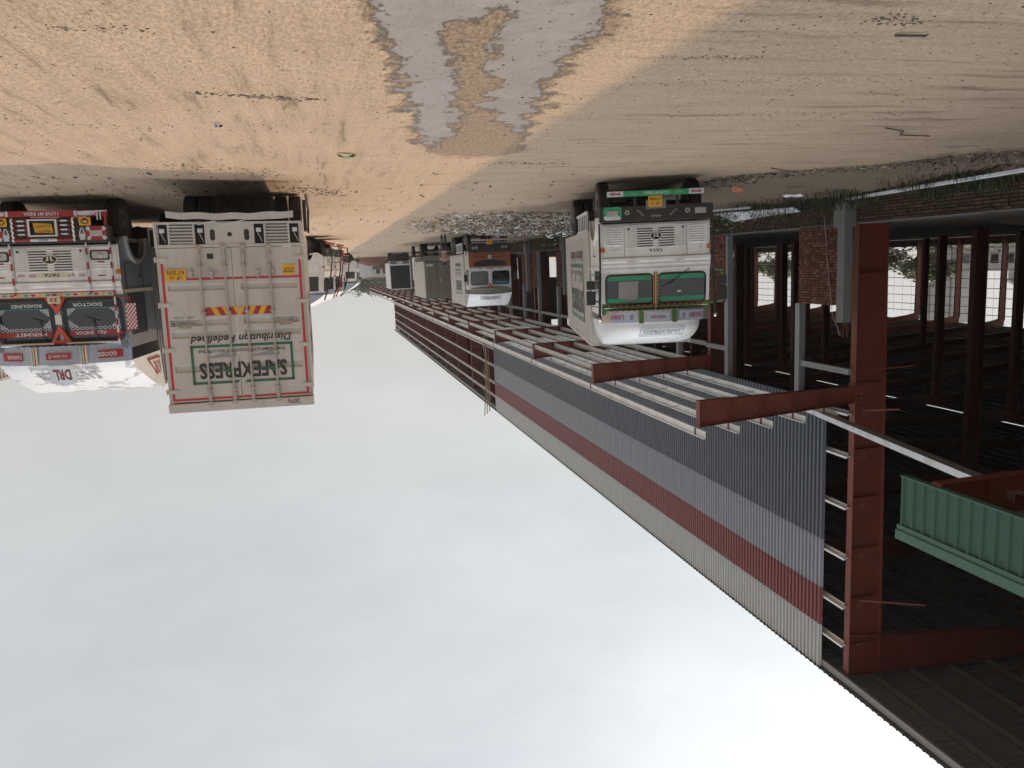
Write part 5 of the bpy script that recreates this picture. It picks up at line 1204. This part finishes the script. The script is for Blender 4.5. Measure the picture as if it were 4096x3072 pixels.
# ================================================================== litter, plants, small things
def leafy(name, pts_fn, n, size, mats, parent=None, asp=.4, droop=.3):
    g = G()
    for i in range(n):
        p, nrm = pts_fn(); s = size * random.uniform(.6, 1.4); a = random.uniform(0, 6.28); t_ = random.uniform(-1, 1)
        d = Vector((math.cos(a), math.sin(a), random.uniform(-.6, .5))).normalized(); q = d.cross(Vector((random.uniform(-1, 1), random.uniform(-1, 1), 1))).normalized() * asp * s
        c = Vector(p); g.add([c - d * s, c + q, c + d * s, c - q], [(0, 1, 2, 3)], random.randrange(len(mats)))
    return g.obj(name, mats, parent)
LEAF = [paint('leaf_dark', (.022, .045, .014), .6, dirt=.3, dcol=(.03, .03, .01)), paint('leaf_mid', (.045, .085, .022), .6, dirt=.3, dcol=(.05, .05, .02)), paint('leaf_light', (.085, .13, .03), .6, dirt=.3, dcol=(.1, .09, .03))]
BARK = paint('bark', (.09, .065, .045), .9, dirt=.4)
def tree(loc, h, r, label, group, n=2600, ls=.28, trunk=True, sq=.75):
    t = thing('tree', label, 'tree', loc, random.uniform(0, 6), group)
    g = G(); th = h * .45; g.path([(0, 0, 0), (.1, .05, th * .6), (-.05, .1, th)], h * .025, 8)
    cs = []
    for i in range(7):
        a = i * .9 + random.uniform(-.3, .3); e = (math.cos(a) * r * .55, math.sin(a) * r * .55, h * random.uniform(.55, .85)); g.tube((0, 0, th * .8), e, h * .012, 5, 0, h * .004); cs.append(e)
    g.obj('trunk', BARK, t); lobes = [(Vector(c), r * random.uniform(.35, .55)) for c in cs for _ in (0, 1)] + [(Vector((0, 0, h * .8)), r * .5)]
    lobes = [(c + Vector((random.uniform(-.2, .2) * r, random.uniform(-.2, .2) * r, random.uniform(-.1, .12) * h)), q) for c, q in lobes]
    def pf():
        c, q = random.choice(lobes); v = Vector((random.gauss(0, 1), random.gauss(0, 1), random.gauss(0, 1))).normalized() * q * random.uniform(.55, 1.05); v.z *= sq; return c + v, None
    leafy('crown', pf, n, ls, LEAF, t, .5); return t
TL = ['broad green tree left of the tall one seen over the far wall', 'tall tree behind the far wall touching the grey concrete block'] + ['green tree behind the shed, number %s along its far side' % q for q in ('three', 'four', 'five', 'six', 'seven', 'eight', 'nine', 'ten', 'eleven')]
for i, (x, y, h, r) in enumerate(((-131, 149, 10.0, 5.5), (-128, 141.5, 10.4, 4.6), (-128, 198, 9.5, 6), (-132, 212, 8.8, 5), (-130, 227, 9, 5.5), (-135, 121, 7, 4.5), (-131, 160, 7.5, 4.5), (-126, 110, 6.5, 4), (-135, 245, 9, 6), (-128, 262, 10, 6.5), (-134, 182, 5.5, 4))):
    tree((x, y, 0), h, r, TL[i], 'trees behind the shed' , n=2200, ls=.42)
# green thicket beyond the far wall low down
def hedge_pts():
    y = random.uniform(100, 330); return (-125 - random.uniform(0, 8), y, max(0, random.gauss(1.4, .9) + 1.2 * mnoise.noise(Vector((y * .2, 0, 0))))), None
o = leafy('shrub_mass', hedge_pts, 6000, .5, LEAF, None, .5); tag(o, 'low green scrub seen through the open far wall', 'scrub', kind='stuff')
# grey buildings behind the shed
bd = thing('concrete_building', 'grey concrete block with slender tower seen through the far wall', 'building', (-150, 160, 0))
PCON = paint('pale_concrete', (.36, .36, .36), .8, dirt=.3, scale=.3)
g = G(); g.box(-4, 4, -4.5, 3.2, 0, 21); g.obj('tower', PCON, bd); g = G(); g.box(-6, 3, -22, -5, 0, 8.5); g.obj('wall', PCON, bd)
g = G()
for k in range(4): g.box(4.0, 4.15, -4 + k * 2.2, -3.6 + k * 2.2, 0, 20.5)
g.obj('tower_rib', CONC, bd)
for yy in (-20, -16, -12, -8):
    g = G(); g.box(3.0, 3.08, yy, yy + 2, 4.8, 6.8); g.obj('window', GLASS, bd)
s2 = thing('low_factory', 'low factory roof of pale sheets behind the far wall', 'building', (-152, 150, 0))
g = G(); g.prism([(2, 4.0), (-14, 7.9), (-14, 8.1), (2, 4.2)], 'y', -22, 10); g.obj('roof', paint('pale_roof', (.40, .38, .33), .6, dirt=.4, scale=.5), s2); g = G(); g.box(-14, 1.5, -21.5, 9.5, 0, 4.0); g.obj('wall', PCON, s2)
g = G()
for i in range(32): g.prism([(2, 4.22), (-14, 8.12), (-14, 8.2), (2, 4.3)], 'y', -22 + i, -21.9 + i)
g.obj('roof_rib', CONC, s2)
s3 = thing('curved_roof_hall', 'grey hall with curved roof, right of the concrete tower through the wall', 'building', (-160, 136, 0))
g = G(); n = 16; pts = [(-22 + 34 * i / n, 9 + 5.5 * math.sin(math.pi * (i / n) * .8 + .3)) for i in range(n + 1)]; g.prism([(-22, 0)] + pts + [(12, 0)], 'x', -6, 6); g.obj('wall', PCON, s3)
g = G(); g.prism(pts + [(a, b_ + .3) for a, b_ in pts[::-1]], 'x', -7, 7); g.obj('roof', GALV, s3)
# ------------------------------------------------------------------ far end of the road
end = [(-8.0, 165, 7.5, 3.4), (-12.5, 182, 8.2, 4.0), (-16.5, 205, 8.5, 4.6), (-3, 190, 7.6, 4.4), (3, 215, 9, 5.5), (-22, 230, 8, 5), (12, 235, 9.5, 6), (-9, 250, 9, 5), (-30, 262, 10, 6), (26, 240, 10, 7)]
EN = ['fifth', 'fourth', 'third', 'sixth', 'seventh', 'second', 'eighth', 'ninth nearest', 'first', 'last']
for i, (x, y, h, r) in enumerate(end): tree((x * 2.2, y * 2.2, 0), h * 1.75, r * 2.1, 'hazy tree at the road end, %s from the shed side' % EN[i], 'trees at the far end of the road', n=1500, ls=.8)
def hp2(): 
    x = random.uniform(-160, 220); return (x, 560 + random.uniform(0, 25), max(0, random.gauss(5.5, 4) + 5 * mnoise.noise(Vector((x * .05, 3, 0))))), None
o = leafy('tree_line', hp2, 9000, 1.6, LEAF, None, .5); tag(o, 'distant hazy tree line closing the end of the road', 'tree line', kind='stuff')
b2 = thing('grey_block_building', 'pale grey block with flat roof behind the trees at the road end', 'building', (-25, 330, 0))
g = G(); g.box(-6, 6, 0, 8, 0, 5.6); g.obj('wall', PCON, b2); g = G(); g.box(-6.3, 6.3, -.3, 8.3, 5.6, 5.9); g.obj('roof', CONC, b2)
for i in range(4): g = G(); g.box(-5 + i * 2.8, -3.4 + i * 2.8, -.05, -.01, 2.2, 4.2); g.obj('window', GLASS, b2)
g = G(); g.box(-9.0, -8.0, -1, 0, 0, 6.9); g.obj('chimney', PCON, b2)
fn = thing('sheet_fence', 'grey corrugated sheet fence at the end of the yard road', 'fence', (-9.6, 148, 0))
for i in range(6):
    g = corr_side(0, 1.0, 0, 3.2 + .15 * (i % 2), .17, .04); g.v = [(b_, a, c_) for a, b_, c_ in g.v]; s_ = g.obj('fence_sheet', GALV, fn); s_.location = (i * 1.02, 0, 0)
g = G(); g.grid(lambda u, v: (-10.5 + u * 6.0, 122 + v * 3, 1.75 * math.sin(math.pi * v) * (math.sin(math.pi * u) ** .7) * (1 - .5 * u) + .12 * nz(u * 9, v * 5, 1)), 24, 10); o = g.obj('earth_heap', paint('maroon_earth', (.15, .06, .04), .95, dirt=.5, bump=.5), None, smooth=True); tag(o, 'reddish brown earth heap at the far end of the yard', 'earth heap')
o = leafy('flower_bush', lambda: ((-13.2 + random.gauss(0, 1.1), 150 + random.gauss(0, .5), abs(random.gauss(1.6, .6))), None), 500, .22, [paint('yellow_leaf', (.42, .30, .04), .7), LEAF[2], paint('red_flower', (.35, .06, .05), .7)], None); tag(o, 'yellow and red bush at the road end beside the grey fence', 'bush')
g = G(); g.box(-16.4, -9.8, 158, 158.3, 0, 2.0); o = g.obj('boundary_wall', CONC); tag(o, 'low grey boundary wall at the end of the dirt road', 'wall')
# ------------------------------------------------------------------ ground litter
STONE = [paint('clod_brown', (.17, .115, .075), .95), paint('clod_dark', (.06, .048, .04), .95), paint('clod_pale', (.36, .29, .21), .95)]
g = G(); P8 = [(1, 0, 0), (-1, 0, 0), (0, 1, 0), (0, -1, 0), (0, 0, 1)]
for i in range(14000):
    y = 4.0 + 30 * random.random() ** 1.7; x = random.uniform(-13, 6.5)
    if mnoise.noise(Vector((x * .8, y * .8, 0))) < -.15 and random.random() < .7: continue
    s = random.choice((.004, .005, .006, .008, .012)) * random.uniform(.7, 1.3) * (1 + y / 40); z = gz(x, y); a = random.uniform(0, 3); c_, s_ = math.cos(a), math.sin(a)
    g.add([(x + (p * c_ - q * s_) * s * random.uniform(.7, 1.5), y + (p * s_ + q * c_) * s, z + r_ * s * .7 - .001) for p, q, r_ in P8], [(0, 2, 4), (2, 1, 4), (1, 3, 4), (3, 0, 4)], random.choice((0, 0, 1, 1, 2)))
o = g.obj('clods', STONE); tag(o, 'small clods and grit scattered over the dirt yard', 'clods', kind='stuff')
PAP = [paint('grubby_paper', (.42, .40, .38), .8, dirt=.4), paint('straw', (.33, .26, .17), .9), paint('brown_scrap', (.12, .085, .06), .9), paint('dark_scrap', (.04, .035, .03), .9), paint('greenish_scrap', (.12, .17, .13), .8), paint('pale_plastic', (.52, .53, .56), .4)]
def litter(name, label, fn, n, ln, wd, pick, lift=.02):
    g = G()
    for i in range(n):
        x, y = fn(); z = gz(x, y) + random.uniform(0, lift); a = random.uniform(0, 6.28); l = ln * random.uniform(.4, 1.5); w_ = wd * random.uniform(.5, 1.6); tz = random.uniform(-.35, .35)
        d = Vector((math.cos(a), math.sin(a), tz)) * l / 2; q = Vector((-math.sin(a), math.cos(a), random.uniform(-.8, .8))) * w_ / 2; m_ = Vector((0, 0, random.uniform(0, l * .25))); c_ = Vector((x, y, z + abs(d.z)))
        g.add([c_ - d - q, c_ - d + q, c_ + m_ + q, c_ + m_ - q, c_ + d + q, c_ + d - q], [(0, 1, 2, 3), (3, 2, 4, 5)], random.choice(pick))
    o = g.obj(name, PAP); return tag(o, label, 'litter', kind='stuff')
def edge_fn():
    y = random.uniform(12.0, 28); e = lerp([(12, -12.4), (14.3, -11.3), (15.6, -9.3), (16.7, -6.4), (20, -6.0), (28, -5.6)], y); 
    while True:
        x = e - abs(random.gauss(0, 1.1)); 
        if x > -14.4 and not (-8.9 < x < -5.5 and y > 15.4): return x, y
litter('edge_litter', 'scraps and straw along the weedy edge before the brick wall', edge_fn, 3800, .09, .02, (1, 2, 2, 2, 3, 3))
def heap_fn():
    while True:
        x, y = random.gauss(-8.3, 2.0), random.gauss(29.5, 4.2)
        if ((x + 8.3) / 5) ** 2 + ((y - 29.5) / 9) ** 2 < 1 and y > 22 and not (y < 24.5 and x > -9.6): return x, y
litter('straw_litter', 'pale straw and shredded plastic heaped before the orange cab truck', heap_fn, 11000, .26, .022, (0, 0, 1, 1, 1, 2, 2, 3, 5), .12)
litter('plastic_litter', 'whitish plastic scraps heaped along the wall side of the yard', lambda: (random.gauss(-11.4, .8), 25.5 + abs(random.gauss(0, 5))), 1500, .26, .13, (5, 0, 0, 4, 3, 2), .35)
litter('yard_litter', 'few pale scraps lying about the open yard', lambda: (random.uniform(-6, 2), 14 + 50 * random.random() ** 1.2), 260, .1, .03, (0, 2, 3, 3))
litter('right_litter', 'dry leaves and scraps under the parked trucks', lambda: (random.uniform(.3, 6.5), random.uniform(13.3, 18)), 200, .06, .025, (2, 2, 3, 1))
# grass against the plinth
GR = [paint('grass_dark', (.018, .03, .011), .7), paint('grass_mid', (.034, .052, .018), .7), paint('grass_dry', (.10, .09, .045), .8)]
g = G()
for i in range(10000):
    y = random.uniform(13, 33) if random.random() < .8 else random.uniform(33, 60); dn = mnoise.noise(Vector((y * .55, 1, 0)))
    if dn < -.12 and random.random() < .75: continue
    x = -14.65 + abs(random.gauss(0, .5)) * (1.2 + dn); x = min(x, -12.6); z = gz(x, y) if y < 60 else .2; h = random.uniform(.08, .34) * (1.0 + dn) * (1.3 if x < -14.1 else .8); a = random.uniform(0, 6.28); b_ = .5 * h
    w_ = .007; dx, dy = math.cos(a) * b_, math.sin(a) * b_; px, py = -math.sin(a) * w_, math.cos(a) * w_
    g.add([(x - px, y - py, z), (x + px, y + py, z), (x + dx * .5 + px, y + dy * .5 + py, z + h * .8), (x + dx * .5 - px, y + dy * .5 - py, z + h * .8), (x + dx, y + dy, z + h)], [(0, 1, 2, 3), (3, 2, 4)], random.choice((0, 0, 1, 1, 2)))
o = g.obj('grass', GR); tag(o, 'weedy grass growing along the foot of the brick plinth', 'grass', kind='stuff')
o = leafy('weed_bush', lambda: ((-13.3 + random.gauss(0, .7), 33 + random.gauss(0, 4), .2 + abs(random.gauss(0, .45))), None), 2600, .1, LEAF, None); tag(o, 'green weeds growing at the wall beyond the green truck', 'weeds', kind='stuff')
# loose steel and boards
def lay(name, label, cat, a, b_, w_, h_, mat, grp=None):
    g = G(); a = Vector(a); d = Vector(b_) - a; g.bar((0, 0, 0), d, w_, h_); g.bar(Vector((0, 0, h_ * .6)), d + Vector((0, 0, h_ * .6)), w_ * .35, h_ * .3); o = g.obj(name, mat); o.location = a; return tag(o, label, cat, grp)
lay('steel_channel', 'long pale steel channel lying along the brick plinth at the left', 'steel channel', (-14.42, 19.2, .34), (-13.2, 9.5, .30), .16, .06, GALV)
lay('steel_pipe', 'thin white pipe lying in the weeds beside the green truck', 'pipe', (-13.0, 24.8, .24), (-13.05, 22.0, .33), .05, .05, PLASTICW)
g = G(); pts = [(0, 0, .0), (.9, -.5, .02), (3.2, -.1, .08), (5.2, .1, .14), (5.25, .45, .26), (3.4, .5, .27), (2.0, .62, .30), (1.2, .55, .32), (.8, .2, .12)]
g.add([(-14.1 - b_ * .6, 26.6 - a, .28 + c_) for a, b_, c_ in pts] + [(-14.1 - b_ * .6, 26.6 - a, .25 + c_) for a, b_, c_ in pts], [tuple(range(9)), tuple(range(17, 8, -1))] + [(i, (i + 1) % 9, (i + 1) % 9 + 9, i + 9) for i in range(9)])
o = g.obj('broken_sheet', PLASTICW); tag(o, 'broken white sheet lying against the plinth in the grass', 'sheet')
g = G(); g.grid(lambda u, v: (.55 * (u - .5) + .03 * math.sin(v * 5), .12 * (v - .5), .02 * math.sin(u * 6) + .05), 8, 2); o = g.obj('white_scrap', PLASTICW, smooth=False); o.location = (-12.3, 18.6, .22); o.rotation_euler = (.5, 0, 1.2); tag(o, 'curled white scrap in the weeds near the concrete column', 'scrap')
g = G(); g.add([(.16 * math.cos(R(a)), .10 * math.sin(R(a)), .03 + .02 * (a % 60 > 20)) for a in range(0, 360, 30)] + [(.12 * math.cos(R(a)), .07 * math.sin(R(a)), 0) for a in range(0, 360, 30)], [tuple(range(12)), tuple(range(23, 11, -1))] + [(i, (i + 1) % 12, (i + 1) % 12 + 12, i + 12) for i in range(12)]); o = g.obj('orange_scrap', paint('orange_plastic', (.42, .10, .03), .5)); o.location = (-10.6, 18.5, .05); o.rotation_euler = (.9, .2, .4); tag(o, 'orange broken bowl lying on the littered edge', 'bowl')
g = G()
for (a, b_, c_) in ((0, .05, .04), (.03, -.04, .05)): g.grid(lambda u, v: (a + .24 * (u - .5), b_ + .09 * (v - .5) * math.sin(math.pi * (u * .9 + .05)), c_ * math.sin(u * 3.1) + .012 * math.sin(v * 6 + u * 9)), 10, 5)
o = g.obj('green_leaf', paint('fresh_green', (.03, .13, .035), .5)); o.location = (-.53, 11.85, .01); tag(o, 'crumpled green leaf on the open sunlit dirt', 'leaf')
g = G(); g.grid(lambda u, v: (.09 * (u - .5), .06 * (v - .5), .02 * math.sin(u * 5) * math.cos(v * 4) + .02), 6, 4); o = g.obj('wrapper', paint('blue_wrapper', (.05, .07, .20), .4)); o.location = (.95, 9.42, .005); tag(o, 'tiny dark blue wrapper on the sunlit dirt', 'wrapper')
def stick(label, pts, r, mat=RUSTY, nm='stick', cat='stick'):
    c_ = pts[0]; g = G(); g.path([(p[0] - c_[0], p[1] - c_[1], .012 + (i % 2) * .01) for i, p in enumerate(pts)], r, 5); o = g.obj(nm, mat); o.location = (c_[0], c_[1], gz(*c_) + .004); tag(o, label, cat)
DK = paint('dry_stick', (.07, .05, .04), .9)
stick('crooked thin stick on the shaded dirt at the left', [(-7.9, 9.75), (-8.25, 9.9), (-8.45, 10.05), (-8.6, 10.3), (-9.3, 10.5)], .009, DK)
stick('pair of crossed twigs near the littered edge', [(-9.0, 14.4), (-10.0, 15.1)], .01, DK)
stick('short dark stick lying in the shade near the bottom edge of the yard', [(-4.6, 5.6), (-4.85, 5.55)], .010, DK)
stick('white strap loop on the shaded dirt', [(-10.6, 11.6), (-10.95, 11.75), (-11.4, 11.7), (-11.0, 11.85), (-10.7, 11.75)], .01, ROPE, 'strap', 'strap')
# ------------------------------------------------------------------ dark heaps of material inside the shed
for (x, y, sx, sy, h, lab) in ((-24, 17, 4, 5, .7, 'dark earth heap just inside the shed at the left'), (-44, 92, 8, 12, 1.1, 'low heap of rubble deep inside the shed')):
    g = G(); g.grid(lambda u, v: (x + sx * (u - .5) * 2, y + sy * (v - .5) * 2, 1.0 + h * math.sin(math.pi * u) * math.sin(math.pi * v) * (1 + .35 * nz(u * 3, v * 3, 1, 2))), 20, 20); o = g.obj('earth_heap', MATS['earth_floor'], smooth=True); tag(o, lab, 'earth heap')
# ------------------------------------------------------------------ person walking up the yard
pn = thing('person', 'person in brown shirt and grey trousers walking away along the yard', 'person', (-6.68, 42.6, 0), R(185))
def skin_mesh(name, verts, edges, rad, mat, parent, root=0):
    me = bpy.data.meshes.new(name); me.from_pydata(verts, edges, []); o = bpy.data.objects.new(name, me); COL.objects.link(o); o.parent = parent; me.materials.append(mat)
    md = o.modifiers.new('skin', 'SKIN'); md.use_smooth_shade = True
    if not me.skin_vertices: 
        me.attributes.get('x')
    for i, r_ in enumerate(rad): me.skin_vertices[0].data[i].radius = (r_, r_) if not isinstance(r_, tuple) else r_
    me.skin_vertices[0].data[root].use_root = True
    o.modifiers.new('sub', 'SUBSURF').levels = 2; o.modifiers['sub'].render_levels = 2; return o
def rings(name, sections, mat, parent, n=14):
    """a tapering surface through elliptical sections (centre, rx, ry)"""
    g = G(); k = len(sections); vs = []
    for c, rx, ry in sections:
        for i in range(n): a = 2 * math.pi * i / n; vs.append((c[0] + rx * math.cos(a), c[1] + ry * math.sin(a), c[2]))
    g.add(vs, [(j * n + i, j * n + (i + 1) % n, (j + 1) * n + (i + 1) % n, (j + 1) * n + i) for j in range(k - 1) for i in range(n)] + [tuple(range(n - 1, -1, -1)), tuple(range((k - 1) * n, k * n))])
    return g.obj(name, mat, parent, smooth=True)
# body: head to hands to feet in one surface
V = [(0, 0, .93), (0, 0, 1.1), (0, .0, 1.3), (0, 0, 1.42), (0, -.01, 1.50), (0, -.02, 1.60), (0, -.02, 1.68),
     (.17, 0, 1.38), (.23, .02, 1.10), (.25, -.07, .88), (.255, -.10, .79), (-.17, 0, 1.38), (-.23, -.02, 1.10), (-.25, .05, .88), (-.255, .08, .79),
     (.09, 0, .88), (.10, -.10, .48), (.10, -.02, .09), (.10, -.16, .04), (-.09, 0, .88), (-.10, .10, .48), (-.10, .26, .12), (-.10, .16, .03)]
E_ = [(0, 1), (1, 2), (2, 3), (3, 4), (4, 5), (5, 6), (3, 7), (7, 8), (8, 9), (9, 10), (3, 11), (11, 12), (12, 13), (13, 14), (0, 15), (15, 16), (16, 17), (17, 18), (0, 19), (19, 20), (20, 21), (21, 22)]
RD = [.13, .12, .14, .10, .055, .085, .075, .06, .042, .034, .038, .06, .042, .034, .038, .09, .062, .042, .035, .09, .062, .042, .035]
try: skin_mesh('body', V, E_, RD, SKIN, pn)
except Exception as ex: print('skin failed', ex)
rings('shirt', [((0, 0, .90), .175, .125), ((0, 0, 1.0), .17, .125), ((0, 0, 1.2), .185, .13), ((0, 0, 1.36), .205, .125), ((0, 0, 1.43), .14, .10), ((0, 0, 1.46), .07, .07)], SHIRT, pn)
for s, a, b_ in ((1, (.17, 0, 1.40), (.235, .01, 1.14)), (-1, (-.17, 0, 1.40), (-.235, -.01, 1.14))):
    g = G(); g.tube(a, b_, .075, 10, 0, .06); g.obj('sleeve', SHIRT, pn, smooth=True)
rings('waistband', [((0, 0, .93), .178, .13), ((0, 0, .97), .176, .128)], PLASTICW, pn)
for P_ in (((.09, 0, .92), (.10, -.10, .48), (.10, -.02, .10)), ((-.09, 0, .92), (-.10, .10, .48), (-.10, .25, .13))):
    g = G(); g.tube(P_[0], P_[1], .105, 12, 0, .075); g.tube(P_[1], P_[2], .076, 12, 0, .058); g.ball(P_[1], .077, 0, 12); g.obj('trouser_leg', TROUS, pn, smooth=True)
g = G(); g.ball((0, -.0, 1.64), .098, 0, 14, (1, 1.05, 1.1)); g.v = [v for v in g.v]; g.obj('hair', LOGOK, pn, smooth=True)
g = G()
for s in (-1, 1):
    b0 = (s * .255, -.10 * s, .79)
    for i in range(4): g.tube((b0[0] - .02 + i * .014, b0[1], b0[2] - .01), (b0[0] - .02 + i * .014, b0[1] - .01, b0[2] - .085 + abs(i - 1.5) * .008), .008, 5)
    g.tube((b0[0] - s * .02, b0[1] - .01, b0[2]), (b0[0] - s * .04, b0[1] - .03, b0[2] - .05), .009, 5)
g.obj('fingers', SKIN, pn)
for (x, y, z) in ((.10, -.10, .03), (-.10, .20, .05)): g = G(); g.ball((x, y, z), .05, 0, 10, (.95, 2.6, .8)); g.obj('shoe', DK, pn, smooth=True)
# dark churned clods in short rows left by tyres
g = G()
for (xa, ya, xb, yb, n, wd, s0) in ((1.0, 7.9, -.15, 8.15, 130, .05, .014), (-4.1, 5.2, -4.6, 5.3, 80, .07, .012), (-2.9, 6.4, -3.9, 6.35, 70, .05, .010), (3.3, 8.9, 1.6, 9.8, 90, .12, .010), (1.6, 5.9, .9, 5.95, 60, .05, .010), (-4.5, 9.0, -7.5, 8.8, 120, .16, .010), (-2.6, 13.2, -4.4, 13.4, 90, .12, .014), (2.2, 12.6, .5, 14.2, 150, .25, .014), (.4, 16.5, -.6, 18.0, 160, .4, .02), (-3.0, 7.3, -6.6, 7.1, 110, .12, .009)):
    for i in range(n):
        f = random.random(); x = xa + (xb - xa) * f + random.gauss(0, wd * .5); y = ya + (yb - ya) * f + random.gauss(0, wd); s = s0 * random.uniform(.4, 1.5); z = gz(x, y)
        g.add([(x + p * s * 1.6, y + q * s, z + r_ * s * .8 - .002) for p, q, r_ in P8], [(0, 2, 4), (2, 1, 4), (1, 3, 4), (3, 0, 4)], random.choice((0, 1, 1)))
o = g.obj('tyre_clods', STONE); tag(o, 'dark clods churned up in rows by tyres', 'clods', kind='stuff')
# ------------------------------------------------------------------ air
hz_ = G(); hz_.box(-520, 520, -120, 640, -1.2, 30); m = bpy.data.materials.new('haze_air'); m.use_nodes = True; t = m.node_tree; t.nodes.remove(t.nodes['Principled BSDF'])
pv = N(t, 'ShaderNodeVolumePrincipled'); pv.inputs['Color'].default_value = (.93, .95, 1, 1); pv.inputs['Density'].default_value = .0003; pv.inputs['Anisotropy'].default_value = .2
t.links.new(pv.outputs[0], t.nodes['Material Output'].inputs['Volume'])
o = hz_.obj('haze', m); o['kind'] = 'stuff'; o['label'] = 'thin pale haze hanging over the whole yard'
